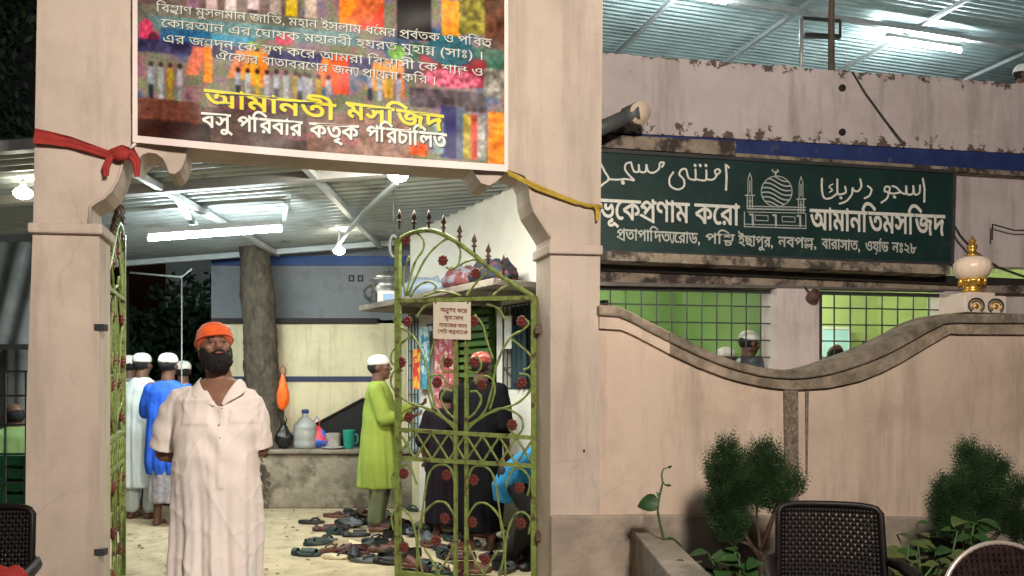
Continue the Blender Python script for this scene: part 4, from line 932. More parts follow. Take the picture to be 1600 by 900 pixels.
def head(mb,c,M,s=1,chin=True):
    """face looks along local -y"""
    def T(v): return Vector(c)+M@(Vector(v)*s)
    def E(p,r,n=14,m=10): mb.ell(T(p),(r[0]*s,r[1]*s,r[2]*s),n,m,M.to_4x4() if 0 else M)
    E((0,.012,.02),(.076,.096,.098),22,16); E((0,-.030,-.045),(.058,.062,.068),18,12)   # skull, jaw
    E((0,-.082,.028),(.048,.016,.012)); E((0,-.060,-.10),(.026,.026,.018))               # brow, chin
    cap_(mb,T((0,-.088,.018)),.009*s,T((0,-.108,-.022)),.014*s,10); E((.013,-.096,-.026),(.010,.012,.008)); E((-.013,-.096,-.026),(.010,.012,.008))
    E((0,-.088,-.054),(.024,.012,.007)); E((0,-.086,-.065),(.021,.012,.008))
    for sx in (-1,1):
        E((sx*.042,-.068,-.012),(.024,.022,.022)); E((sx*.078,.012,-.006),(.010,.022,.033))
def hand(mb,w,d,side,up,s=1,curl=.5):
    """palm from wrist w along d, with five fingers curling towards 'up'"""
    w=Vector(w); d=Vector(d).normalized(); side=Vector(side).normalized(); up=Vector(up).normalized()
    mb.ell(w+d*.045*s,(1,1,1),12,8,Matrix((side*.040*s,up*.016*s,d*.052*s)).transposed())
    for i,(o,L) in enumerate(((-.028,.062),(-.010,.074),(.010,.070),(.028,.056))):
        a=w+d*.085*s+side*o*s; b=a+(d*math.cos(curl*.6)+up*math.sin(curl*.6))*L*.5*s; c=b+(d*math.cos(curl*1.8)+up*math.sin(curl*1.8))*L*.5*s
        cap_(mb,a,.0095*s,b,.009*s,8); cap_(mb,b,.009*s,c,.0075*s,8)
    a=w+d*.02*s-side*.034*s; b=a+(d*.7-side*.6+up*.3).normalized()*.035*s; c=b+(d*.9-side*.1+up*.5).normalized()*.03*s
    cap_(mb,a,.012*s,b,.011*s,8); cap_(mb,b,.011*s,c,.009*s,8)
def meshobj(name,a,f,m,parent,smooth=True):
    mb=MB(); mb.v=[tuple(p) for p in a]; mb.f=f; mb.sm=[smooth]*len(f)
    o0=worldloc(parent); me=bpy.data.meshes.new(name); me.from_pydata([(p[0]-o0.x,p[1]-o0.y,p[2]-o0.z) for p in a],[],f); me.polygons.foreach_set('use_smooth',[smooth]*len(f)); me.update(); me.materials.append(m)
    o=bpy.data.objects.new(name,me); COL.objects.link(o); o.parent=parent; return o
def Rz(a): return Matrix.Rotation(R(a),3,'Z')
def HM(yaw,pitch,roll=0): return Rz(yaw)@Matrix.Rotation(R(-pitch),3,'X')@Matrix.Rotation(R(roll),3,'Y')
def xf(a,loc,rz):
    M=np.array(Rz(rz)); return a@M.T+np.array(loc)
def folds(a,n,amp,zr,seed=0,k=9,skip=None):
    ang=np.arctan2(a[:,1],a[:,0]); z=a[:,2]; w=np.clip((zr[1]-z)/(zr[1]-zr[0]),0,1)
    d=amp*w*(np.sin(ang*k+seed+1.5*np.sin(z*3+seed))+.5*np.sin(ang*(k*1.9)+2*seed+z*4)); d+=.35*amp*np.sin(z*26+ang*3+seed)*(1-w)
    return a+n*np.array([1,1,0])*d[:,None]
def person(label,loc,rz,J,robe,sleeve,mk,skin=M_skin2,cap=M_cap,group=None,head_r=(0,0,0),leg=None,vox=.013,hair=True,cat='person',extra=None,amp=.012,beard=False,feet=True,arms=True):
    t=thing('person',label,cat,loc,group); M=HM(*head_r)
    b=MB(); hc=J['head']; head(b,hc,M); cap_(b,Vector(hc)+M@Vector((0,.015,-.05)),.060,J['neck'],.066)
    for sx in 'lr':
        cap_(b,J['sh'+sx],.055,J['el'+sx],.042); cap_(b,J['el'+sx],.042,J['wr'+sx],.028)
        d=Vector(J['wr'+sx])-Vector(J['el'+sx]); d.normalize(); sd=d.cross(Vector((0,0,1))); sd=sd if sd.length>.1 else Vector((1,0,0)); hand(b,J['wr'+sx],d,sd*(1 if sx=='l' else -1),sd.cross(d),1,.7)
        cap_(b,J['hip'+sx],.085,J['kn'+sx],.058); cap_(b,J['kn'+sx],.056,J['an'+sx],.036)
        an=Vector(J['an'+sx]); f=Vector(J.get('foot'+sx,(0,-1,0))).normalized(); cap_(b,an+Vector((0,0,-.045))-f*.03,.034,an+Vector((0,0,-.055))+f*.13,.026)
        for k in range(5): 
            sdv=Vector((f.y,-f.x,0)); q=an+Vector((0,0,-.062))+f*(.15-.008*k)+sdv*((k-2)*.013); cap_(b,q,.010,q+f*.022,.009,6)
    rings(b,[(z,cx,cy,rx*.8,ry*.8) for z,cx,cy,rx,ry in J['torso']])
    a,n,f=fuse(b,vox*.75,3); body=meshobj('body',xf(a,loc,rz),f,skin,t)
    c=MB(); rings(c,robe)
    for q in sleeve: cap_(c,*q,14)
    a,n,f=fuse(c,vox,3); a=folds(a,n,amp,(robe[0][0],robe[-1][0]),loc[0]*7); meshobj('robe' if robe[0][0]<.7 else 'shirt',xf(a,loc,rz),f,mk,t)
    if leg:
        c=MB(); 
        if leg[0]=='skirt': rings(c,leg[2])
        else:
            for sx in 'lr': cap_(c,J['hip'+sx],.098,J['kn'+sx],.08); cap_(c,J['kn'+sx],.085,Vector(J['an'+sx])+Vector((0,0,.05)),.07)
        a,n,f=fuse(c,vox,3); a=folds(a,n,.008,(0,1),3); meshobj('lungi' if leg[0]=='skirt' else 'trousers',xf(a,loc,rz),f,leg[1],t)
    hw=Vector(hc)
    if hair:
        c=MB(); c.ell(hw+M@Vector((0,.026,.012)),(.081,.092,.080),20,14,M); a=np.array(c.v); a=a+rng.normal(size=a.shape)*.002
        meshobj('hair',xf(a,loc,rz),c.f,M_hair,t)
    if cap:
        c=MB(); pr=[(.087,.024),(.090,.045),(.087,.070),(.076,.095),(.055,.113),(.028,.122),(.008,.124),(0,.137)]
        rg=[[hw+M@Vector((r*math.cos(q),.012+r*1.18*math.sin(q),z)) for q in np.linspace(0,2*math.pi,24,endpoint=False)] for r,z in pr[:-1]]
        c.loft(rg); meshobj('cap',xf(np.array(c.v),loc,rz),c.f,cap,t)
    if beard:
        c=MB(); c.ell(hw+M@Vector((0,-.055,-.085)),(.058,.05,.05),16,12,M); a=np.array(c.v)+rng.normal(size=(len(c.v),3))*.002; meshobj('beard',xf(a,loc,rz),c.f,M_hair,t)
    return t
def stand(h=1.68,**k):
    s=h/1.70; J=dict(head=(0,-.01,1.585*s),neck=(0,.01,1.42*s),shl=(.17,0,1.37*s),shr=(-.17,0,1.37*s),ell=(.23,.03,1.08*s),elr=(-.23,.03,1.08*s),wrl=(.22,-.05,.84*s),wrr=(-.22,-.05,.84*s),
      hipl=(.09,0,.88*s),hipr=(-.09,0,.88*s),knl=(.10,-.02,.48*s),knr=(-.10,-.02,.48*s),anl=(.10,.02,.085),anr=(-.10,.02,.085),
      torso=[(.84*s,0,0,.16,.12),(1.0*s,0,0,.16,.125),(1.2*s,0,0,.17,.12),(1.36*s,0,0,.17,.10),(1.42*s,0,0,.08,.07)])
    J.update(k); return J
def robeL(h,hem,w=1,hemw=.24): s=h/1.70; return [(hem,0,0,hemw,.20*w),(hem+.25,0,0,.22*w,.18*w),(.95*s,0,0,.20*w,.16*w),(1.15*s,0,0,.19*w,.145*w),(1.32*s,0,0,.195*w,.125*w),(1.39*s,0,.0,.165*w,.10*w),(1.435*s,0,.005,.10,.078),(1.455*s,0,.005,.07,.065)]

# ---- the standing man in the gateway (facing the camera, hands behind his back)
m=4.0; X0=-1.47; loc=Vector((X0,m,0))
mt=thing('person','bearded man in orange headwrap and long off-white kurta standing in the gateway','person',loc)
def L(px,py,y=0): q=P(px,py,m); return Vector((q.x-X0,y,q.z))
hc=L(339,548,-.02); M=HM(27,21,-3)
b=MB(); head(b,hc,M,.94)
cap_(b,hc+M@Vector((0,.02,-.05)),.054,L(345,612,.02),.070,16)
for sx,S0,S1,S2 in ((-1,(283,640),(250,708),(300,728)),(1,(388,640),(400,700),(364,724))):
    cap_(b,L(*S0),.05,L(*S1,.06),.050); cap_(b,L(*S1,.06),.050,L(*S2,.20),.033); hand(b,L(*S2,.20),(sx*-1,.15,-.2),(0,0,1),(0,1,0),1,.9)
for sx in (-1,1):
    hp=Vector((sx*.10,0,.82)); cap_(b,hp,.10,(sx*.11,-.02,.46),.066); cap_(b,(sx*.11,-.02,.46),.064,(sx*.12,.02,.085),.042); cap_(b,(sx*.12,.0,.045),.038,(sx*.14,-.15,.035),.03)
rings(b,[(.80,0,0,.15,.12),(1.0,0,0,.17,.14),(1.2,0,0,.17,.13),(1.34,0,0,.17,.10),(1.41,0.01,.01,.09,.07)])
a,n,f=fuse(b,.0075,3); meshobj('body',a+np.array(loc),f,M_skin,mt)
# eyes
for sx in (-1,1):
    c=MB(); c.ell(hc+M@Vector((sx*.034,-.082,.010))*.94,(.011,.007,.0035),12,8,M); e=meshobj('eye',np.array(c.v)+np.array(loc),c.f,mat('eye_white',(.16,.12,.10),.3,.05),mt)
    c=MB(); c.ell(hc+M@Vector((sx*.034,-.090,.010))*.94,(.005,.003,.0035),10,8,M); meshobj('iris',np.array(c.v)+np.array(loc),c.f,M_hair,e)
    c=MB(); c.tube([hc+M@(Vector((sx*x,-.096+abs(x)*.25,.031+z))*.94) for x,z in ((.012,0),(.028,.005),(.048,.0))],[.004,.005,.002],6); meshobj('eyebrow',np.array(c.v)+np.array(loc),c.f,M_hair,mt)
# kurta
K=MB(); rr=[]
for py,x0,x1,ry,cy in ((905,268,407,.165,0),(870,267,409,.158,0),(830,268,411,.15,0),(790,270,411,.148,-.005),(750,273,408,.15,-.015),(710,275,404,.15,-.02),(675,275,404,.142,-.015),(645,270,404,.13,0),(625,272,400,.125,0),(612,285,388,.105,.005),(603,300,376,.09,.01),(594,314,368,.075,.012)):
    a_=L(x0,py);b_=L(x1,py); rr.append((a_.z,(a_.x+b_.x)/2,cy,(b_.x-a_.x)/2,ry))
rings(K,rr,40,2.2)
K.tube([L(305,618,0),L(286,626,.0),L(272,645,.015),L(261,668,.03),L(252,702,.05)],[.06,.073,.080,.080,.079],20)
K.tube([L(364,617,0),L(381,625,.0),L(391,642,.015),L(397,666,.03),L(400,702,.055)],[.06,.072,.077,.073,.069],20)
a,n,f=fuse(K,.0065,4)
z=a[:,2]; x=a[:,0]; y=a[:,1]; front=n[:,1]<0
ang=np.arctan2(y,x-.0)
low=np.clip((1.05-z)/.6,0,1)
d=.011*low*np.sin(ang*9+1.6*np.sin(z*2.1))+.004*low*np.sin(ang*23+z*3.)
# diagonal drag creases from arm pits & belly
inb=np.abs(x-.0)<.23
d+=.0045*np.sin((z*38+np.abs(x)*26)+3*np.sin(x*11))*np.clip((z-.85)/.25,0,1)*np.clip((1.36-z)/.08,0,1)*inb
d+=.002*np.sin(z*52+x*9+1.6*np.sin(x*20))*(~inb)*np.clip((1.33-z)/.05,0,1)
# pockets (raised) and placket
def boxm(cx,cz,w,h,s=.006): 
    q=np.maximum(np.abs(x-cx)-w,np.abs(z-cz)-h); return 1/(1+np.exp(np.clip(q/s,-30,30)))
p1,p2=L(322,642),L(390,640)
d+=.007*boxm(p1.x,p1.z,.070,.065,.003)*front+.007*boxm(p2.x,p2.z,.058,.062,.003)*front

def ridge(q,sc): return 1-abs(noise.noise(q*sc))*2.2
rg_=np.array([max(0,ridge(Vector((x_*1.0+z_*.55,y_*.6,z_*.42)),7.5))**3*.0045+max(0,ridge(Vector((x_*1.0-z_*.5,y_*.6+3,z_*.5)),12))**4*.003 for x_,y_,z_ in a]); d+=rg_-.004
px_=L(362,650).x; d+=.006*boxm(px_,1.12,.016,.24,.003)*front
for q in (p1,p2): d+=.004*boxm(q.x,q.z+.055,.075 if q is p1 else .058,.002,.002)*front
a2=a+n*d[:,None]
# V neck opening
vt=L(357,627); zt_=1.415; vb=L(357,632).z; vx=vt.x
keep=[]
cxv=lambda zz: L(345,600).x+(vx-L(345,600).x)*np.clip((zt_-zz)/(zt_-vb),0,1)
wv=lambda zz: .012+.062*np.clip((zz-vb)/(zt_-vb),0,1)
inside=(z>vb)&(y<.02)&(np.abs(x-cxv(z))<wv(z))
inside|=(z>L(0,597).z+.004)
f2=[q for q in f if not any(inside[i] for i in q)]
meshobj('kurta',a2+np.array(loc),f2,M_kurta,mt)
ku=[o for o in mt.children if o.name.startswith('kurta')][0]
sm=ku.modifiers.new('solid','SOLIDIFY'); sm.thickness=.006; sm.offset=-1
# collar flaps
def colr(pts,name='collar'):
    c=MB(); v=[]
    for (x1,y1,d1),(x2,y2,d2) in pts: v+=[L(x1,y1,d1),L(x2,y2,d2)]
    c.add([q+loc for q in v],[(2*i,2*i+1,2*i+3,2*i+2) for i in range(len(pts)-1)],True)
    o=c.obj(name,M_kurta,mt); s=o.modifiers.new('s','SOLIDIFY'); s.thickness=.008; sb_=o.modifiers.new('ss','SUBSURF'); sb_.levels=1; sb_.render_levels=2; return o
colr([((312,585,.04),(303,604,.03)),((315,590,-.03),(300,612,-.07)),((322,600,-.085),(314,620,-.118)),((338,617,-.118),(334,627,-.13)),((353,630,-.132),(350,636,-.136))])
colr([((374,588,.04),(386,606,.03)),((374,592,-.03),(392,612,-.07)),((371,601,-.085),(386,620,-.118)),((366,614,-.115),(372,626,-.13)),((359,630,-.132),(362,635,-.136))])
for kz in (1.27,1.20,1.13): c=MB(); c.ell(loc+Vector((px_,-.160+.03*(kz>1.25),kz)),(.005,.003,.005),8,6); c.obj('button',mat('pearl_button',(.75,.70,.66),.2,.02),mt)
# beard
c=MB(); Hs=.94
for p,r in (((0,-.052,-.088),(.070,.060,.052)),((.050,-.022,-.055),(.028,.055,.058)),((-.050,-.022,-.055),(.028,.055,.058)),((0,-.045,-.112),(.058,.050,.032)),((.03,-.07,-.07),(.035,.03,.03)),((-.03,-.07,-.07),(.035,.03,.03)),((.068,-.005,-.02),(.014,.03,.045)),((-.068,-.005,-.02),(.014,.03,.045))): c.ell(hc+M@(Vector(p)*Hs),tuple(q*Hs for q in r),16,12,M)
for sx in (-1,1): cap_(c,hc+M@(Vector((sx*.006,-.104,-.043))*Hs),.009,hc+M@(Vector((sx*.034,-.088,-.060))*Hs),.008,8)
a,n,f=fuse(c,.005,2)
mouth=hc+M@(Vector((0,-.105,-.059))*Hs)
dn=np.array([noise.noise(Vector(q)*55)*.006+noise.noise(Vector(q)*130)*.003 for q in a]); a=a+n*dn[:,None]
meshobj('beard',a+np.array(loc),f,M_hair,mt)
c=MB(); c.ell(hc+M@(Vector((0,-.112,-.060))*Hs),(.020,.006,.006),12,8,M); meshobj('lips',np.array(c.v)+np.array(loc),c.f,mat('lip_skin',(.22,.07,.06),.5,.1),mt)
# back and side hair below the wrap
c=MB(); c.ell(hc+M@(Vector((0,.032,-.005))*Hs),(.083*Hs,.085*Hs,.078*Hs),20,14,M); meshobj('hair',np.array(c.v)+np.array(loc),c.f,M_hair,mt)
# head wrap with twisted folds
pr=[(.080,.036,.0),(.089,.042,0),(.092,.060,0),(.090,.085,0),(.081,.112,0),(.064,.136,0),(.038,.152,0),(.012,.158,0)]
c=MB(); rg=[]
for r_,z_,_ in pr:
    row=[]
    for q in np.linspace(0,2*math.pi,56,endpoint=False):
        fr=-math.sin(q); k=1+.018*math.sin(q*3+z_*140)+.012*math.sin(z_*300-q*4)
        zz=z_+.012*fr*(1-(z_-.04)*8 if z_<.16 else 0)-.025*max(0,-fr)*(z_<.07)
        row.append(loc+hc+M@(Vector((r_*k*math.cos(q),.012+r_*1.15*k*math.sin(q),zz))*Hs))
    rg.append(row)
c.loft(rg); c.obj('headwrap',M_orange,mt)
for dz,ph in ((.058,.3),(.074,1.3),(.092,2.4)):
    c=MB(); c.tube([loc+hc+M@(Vector((.0935*(1-(dz-.058)*4)*math.cos(q),.012+.107*(1-(dz-.058)*4)*math.sin(q),dz+.010*math.sin(q*1+ph)-.012*math.sin(q)*.6))*Hs) for q in np.linspace(0,2*math.pi,40)],[.0075+.003*math.sin(q*3+ph) for q in np.linspace(0,2*math.pi,40)],8); c.obj('wrap_fold',M_orange,mt)
# trousers
c=MB()
for sx in (-1,1): cap_(c,(sx*.10,0,.80),.12,(sx*.11,-.01,.46),.10); cap_(c,(sx*.11,-.01,.46),.10,(sx*.12,.01,.17),.085)
a,n,f=fuse(c,.012,3); meshobj('trousers',a+np.array(loc),f,M_cap,mt)

# ---- lime kurta man in profile facing the gate leaf
D=7.6; x=P(592,0,D).x
M_lk=mat('lime_kurta',(.26,.35,.055),.8,.08,8,.2,120); M_olive=mat('olive_grey_trousers',(.13,.15,.085),.85,.15,8,.2,100)
J=stand(1.67); J.update(ell=(.20,-.10,1.10),wrl=(.13,-.33,1.18),elr=(-.20,-.08,1.08),wrr=(-.12,-.30,1.10))
person('man in lime green kurta and white cap standing in profile at the gate leaf',Vector((x,D,0)),90,J,robeL(1.67,.42,1.0,.20),[((.17,0,1.34),.078,(.20,-.10,1.10),.068),((.20,-.10,1.10),.068,(.14,-.26,1.16),.055),((-.17,0,1.34),.078,(-.20,-.08,1.08),.068),((-.20,-.08,1.08),.068,(-.13,-.24,1.10),.055)],M_lk,leg=('t',M_olive),head_r=(0,4,0))
# ---- men at the left, backs to the camera
D=8.3
def at(px,D): return Vector((P(px,0,D).x,D,0))
Jw=stand(1.72,ell=(.25,-.12,1.15),wrl=(.30,-.35,1.22),elr=(-.34,.20,1.24),wrr=(-.58,.34,1.20))
person('man in white robe and white cap seen from behind, second from the left gate leaf',at(222,8.3),172,Jw,robeL(1.72,.34,.98,.20),[((.17,0,1.36),.075,(.25,-.12,1.15),.065),((.25,-.12,1.15),.065,(.30,-.30,1.20),.05),((-.17,0,1.36),.075,(-.34,.20,1.24),.065),((-.34,.20,1.24),.065,(-.54,.32,1.21),.05)],mat('cool_white_cotton',(.62,.70,.70),.8,.06,10,.2,120),group=None,leg=('t',mat('pale_trousers',(.55,.62,.64))))
Jb=stand(1.70,ell=(.26,-.06,1.12),wrl=(.22,-.30,1.18),elr=(-.26,-.02,1.12),wrr=(-.42,-.22,1.22))
person('man in bright blue shirt, grey checked lungi and white cap seen from behind',at(263,7.9),178,Jb,[(.52,0,0,.20,.16),(.62,0,0,.22,.18),(.95,0,0,.205,.16),(1.15,0,0,.20,.15),(1.32,0,0,.195,.125),(1.40,0,0,.14,.095),(1.44,0,.005,.07,.065)],[((.17,0,1.34),.078,(.26,-.06,1.12),.07),((-.17,0,1.34),.078,(-.26,-.02,1.12),.07),((-.26,-.02,1.12),.07,(-.38,-.18,1.20),.055)],mat('bright_blue_cloth',(.015,.10,.60),.7,.2,6,.3,60),leg=('skirt',mat('grey_check_lungi',(.28,.27,.30),.85,.3,30,.2,60),[(.24,0,0,.19,.17),(.5,0,0,.18,.16),(.9,0,0,.17,.13)]))
person('man with white cap and grey robe at the far left behind the gate leaf',at(203,8.9),160,stand(1.72),robeL(1.72,.30,.95,.2),[((.17,0,1.35),.075,(.23,.03,1.10),.065),((-.17,0,1.35),.075,(-.23,.03,1.10),.065)],mat('grey_robe_cloth',(.22,.23,.22),.8,.2,10,.2,100))
person('man with white cap partly hidden behind the shoulder of the kurta man',at(286,9.1),-150,stand(1.66),robeL(1.66,.35,.95,.2),[((.17,0,1.32),.075,(.23,.03,1.08),.065),((-.17,0,1.32),.075,(-.23,.03,1.08),.065)],mat('dark_robe_cloth',(.06,.07,.08),.8,.2,10,.2,100))
# ---- person in dark clothes with red checked cloth behind the gate leaf
person('person in black clothes with a red checked headcloth standing in the side doorway',Vector((P(752,0,6.75).x,6.75,0)),155,stand(1.66),robeL(1.66,.16,.90,.17),[((.165,0,1.33),.085,(.24,.03,1.05),.075),((.24,.03,1.05),.07,(.2,-.1,.95),.06),((-.165,0,1.33),.085,(-.24,.03,1.05),.075)],mat('black_clothes',(.008,.008,.010),.9,.3,8,.3,80,spec=.1),cap=mat('red_check_cloth',(.33,.05,.04),.8,.4,30,.2,80,0,(.5,.40,.35),(.54,.58),40))
# dark woman-like figure left of it, bending
person('person in dark purple clothes behind the lower gate leaf beside the pink curtain',Vector((P(700,0,7.3).x,7.3,0)),170,stand(1.38),robeL(1.38,.14,.95,.2),[((.16,0,1.10),.082,(.23,.03,.88),.07),((-.16,0,1.10),.082,(-.23,.03,.88),.07)],mat('dark_purple_clothes',(.014,.010,.016),.9,.3,8,.3,80,spec=.1),cap=None)
# ---- blue person bending, low, right
q=Vector((P(815,0,6.1).x,6.1,0)); J=stand(1.6)
J.update(head=(.0,-.50,.86),neck=(0,-.38,.86),shl=(.17,-.32,.86),shr=(-.17,-.32,.86),ell=(.22,-.42,.62),elr=(-.22,-.42,.62),wrl=(.15,-.52,.40),wrr=(-.15,-.52,.40),knl=(.12,-.16,.45),knr=(-.12,-.16,.45),hipl=(.1,.05,.72),hipr=(-.1,.05,.72),torso=[(.70,0,.02,.15,.12),(.80,0,-.12,.15,.12),(.86,0,-.26,.13,.08)])
bl_=[(.50,0,.05,.17,.14),(.64,0,.04,.20,.17),(.78,0,-.06,.20,.19),(.88,0,-.18,.19,.17),(.95,0,-.26,.14,.10)]
person('person in bright blue clothes bending down behind the gate leaf by the right pillar',q,60,J,bl_,[((.17,-.30,.86),.08,(.22,-.42,.66),.07),((-.17,-.30,.86),.08,(-.22,-.42,.66),.07)],mat('azure_cloth',(.02,.25,.55),.7,.2,8,.3,60),leg=('t',mat('black_trousers',(.012,.012,.015))),cap=None)
# ---- people in the mosque windows (standing inside)
def inside(px,depth,h,label,rz,cap=M_cap,m=None,hr=(0,0,0),D0=None):
    s=B.s(px,-depth); w_=B.loc(s,depth,zf); person(label,w_,rz,stand(h),robeL(h,.3,1,.2),[((.17,0,1.30),.075,(.23,.03,1.08),.065),((-.17,0,1.30),.075,(-.23,.03,1.08),.065)],m or mat('dark_robe_cloth'),cap=cap,head_r=hr)
inside(1170,.45,1.60,'person with white patterned cap seen through the left barred window',110,hr=(0,-10,0))
inside(1134,.6,1.44,'person with white cap just showing above the coping at the left barred window',150,m=MATS['cool_white_cotton'])
inside(1306,.45,1.48,'dark haired person just showing above the coping in the right window',160,cap=None)
# ---- person on the terrace
s=B.s(1592,-.9); w_=B.loc(s,.9,3.24)+Vector((.05,0,0)); person('person in yellow top and pale cap on the terrace at the right edge',w_,60,stand(1.66,ell=(.25,-.1,1.1)),robeL(1.66,.4,1,.2),[((.17,0,1.34),.08,(.25,-.1,1.1),.07),((-.17,0,1.34),.08,(-.23,.03,1.08),.07)],mat('yellow_shirt',(.75,.42,.03),.8,.1,8,.2,80),head_r=(0,-10,0))
# ---- person at the left edge beyond the pillar
person('dark haired person in pale green shirt beyond the left pillar',Vector((P(22,0,7.4).x,7.4,0)),-120,stand(1.18),robeL(1.18,.2,.9,.2),[((.16,0,.93),.07,(.2,.03,.72),.06),((-.16,0,.93),.07,(-.2,.03,.72),.06)],mat('pale_green_shirt',(.16,.26,.09),.8,.1,8),cap=None)
# ------------------------------------------------ gate leaves
Hn=Vector((.165,5.0797,0)); 
def lc(px,py): p=LF.pt(px,py); return Vector(((Hn-Vector((p.x,p.y,0))).dot(LF.t),0,p.z))
leaf=thing('gate_leaf','open lime green iron gate leaf with red rosettes and scrolls beside the right pillar','gate',(0,0,0),'two leaves of the entrance gate')
def cat(pts,n=6):
    p=[Vector(q) for q in pts]; p=[p[0]]+p+[p[-1]]; o=[]
    for i in range(1,len(p)-2):
        for t in np.linspace(0,1,n,endpoint=False):
            o.append(.5*((2*p[i])+(-p[i-1]+p[i+1])*t+(2*p[i-1]-5*p[i]+4*p[i+1]-p[i+2])*t*t+(-p[i-1]+3*p[i]-3*p[i+1]+p[i+2])*t**3))
    o.append(p[-2]); return o
mb=MB()
def vb(px,y0,y1,w): a=lc(px,y0);b=lc(px,y1); b.z=max(b.z,.06); b.x=a.x; mb.bar(a,b,w,w)
vb(622,372,1100,.036); vb(835,462,1100,.034); 
for q in ((622,470,833,465),(622,671,833,684),(622,716,833,728)): mb.bar(lc(q[0],q[1]),lc(q[2],q[3]),.026,.026)
a=lc(622,600);b=lc(833,600); mb.bar(Vector((a.x,0,.08)),Vector((b.x,0,.08)),.04)
arch=[(622,378),(632,369),(650,362),(672,360),(692,366),(712,377),(743,400),(767,420),(800,443),(833,463)]
mb.tube(cat([lc(*q) for q in arch],5),.016,8); mb.obj('frame',M_gate,leaf)
mb=MB()
def vb2(px,y0,y1,w): a=lc(px,y0);b=lc(px,y1); b.z=max(b.z,.09); b.x=a.x; mb.bar(a,b,w,w)
vb2(712,470,1100,.022); vb2(729,470,1100,.022); mb.obj('centre_bars',M_gate,leaf)
mr=lambda L_:[(1441-x,y-(x-720)*.055) for x,y in L_]
sc_mid=[[(731,669),(756,650),(780,640),(808,630),(829,609),(827,588),(812,584)],[(729,672),(755,650),(785,638),(812,650),(817,668),(808,680),(797,672),(797,662)],
 [(731,665),(756,645),(768,610),(776,570),(795,530),(816,516),(826,505),(815,494)],[(729,655),(742,645),(752,625),(745,612),(735,612)],[(765,640),(773,610),(768,592),(752,588),(743,600)],[(729,580),(745,582),(752,570),(746,556)],[(800,530),(812,540),(828,555),(829,572),(818,578)],[(770,560),(760,530),(755,510),(742,492)],[(790,500),(778,482),(760,475)]]
sc_low=[[(729,765),(737,733),(755,728),(770,742),(778,780),(784,830)],[(729,810),(745,787),(765,790),(783,815),(788,860),(780,900)],[(790,905),(790,850),(800,812),(815,800),(829,812),(826,835)],[(731,850),(745,880),(760,900)],[(790,760),(800,735),(815,733),(828,750),(824,775)],[(752,905),(765,880),(778,860)]]
sc_top=[[(634,462),(647,413),(661,390),(661,374),(650,363)],[(637,462),(663,407),(687,380),(703,374),(718,387),(717,410),(708,420),(697,418)],[(641,464),(653,447),(670,440),(681,447),(678,454)],[(708,420),(733,407),(750,408),(756,417),(747,424)],[(729,462),(743,443),(767,421)],[(634,462),(630,430),(640,400)],[(660,464),(690,455),(720,462)],[(770,462),(785,450),(800,445)]]
for L_ in sc_mid+[mr(q) for q in sc_mid]+sc_low+[mr(q) for q in sc_low]+sc_top:
    mb=MB(); pts=cat([lc(x,min(y,903)) for x,y in L_],5); mb.tube(pts,[.0078+.0015*math.sin(i_*1.7) for i_ in range(len(pts))],6); mb.obj('scroll',M_gate,leaf)
mb=MB(); xs=np.linspace(622,833,9)
for i in range(8):
    ya=lin(xs[i],622,673,833,686); yb=lin(xs[i],622,715,833,727); yc=lin(xs[i+1],622,673,833,686); yd=lin(xs[i+1],622,715,833,727)
    m_=(xs[i]+xs[i+1])/2
    mb.tube(cat([lc(xs[i],ya),lc(m_-3,(ya+yb)/2-5),lc(xs[i+1],yd)],4),.008,6); mb.tube(cat([lc(xs[i],yb),lc(m_-3,(ya+yb)/2+5),lc(xs[i+1],yc)],4),.008,6)
mb.obj('diamond_lattice',M_gate,leaf)
for px,py in ((634,375),(692,407),(743,427),(637,502),(741,502),(815,502),(627,566),(700,566),(741,566),(815,598),(683,598),(753,602),(639,652),(800,664),(631,740),(698,742),(740,750),(812,762),(695,810),(738,816),(814,818),(682,845),(632,855),(758,874)):
    c=lc(px,py); mb=MB()
    for k in range(8):
        t_=2*math.pi*k/8; mb.ell(c+Vector((.025*math.cos(t_),0,.025*math.sin(t_))),(.014,.014,.014),8,6)
    mb.ell(c,(.03,.012,.03),14,6); mb.ell(c,(.012,.024,.012),8,6); mb.obj('rosette',M_rose,leaf)
for px,py in ((624,350),(647,352),(670,352),(693,360),(718,374),(741,389),(763,405),(787,423)):
    c=lc(px,py+8); mb=MB(); mb.tube([c,c+Vector((0,0,.045)),c+Vector((0,0,.05)),c+Vector((0,0,.06)),c+Vector((0,0,.075)),c+Vector((0,0,.085)),c+Vector((0,0,.14))],[.008,.008,.022,.012,.008,.02,.001],8); mb.obj('spike',M_iron,leaf)
leafL=copy_tree(leaf)
leaf.location=Hn; d=-LF.t; leaf.rotation_euler=(0,0,math.atan2(d.y,d.x))
leafL.location=(-2.27,4.44,0); dd=Vector((-.375,1.0)); leafL.rotation_euler=(0,0,math.atan2(dd.y,dd.x))
leafL['label']='open lime green iron gate leaf seen edge-on beside the left pillar'
mg=MATS['lime_green_gate_paint']
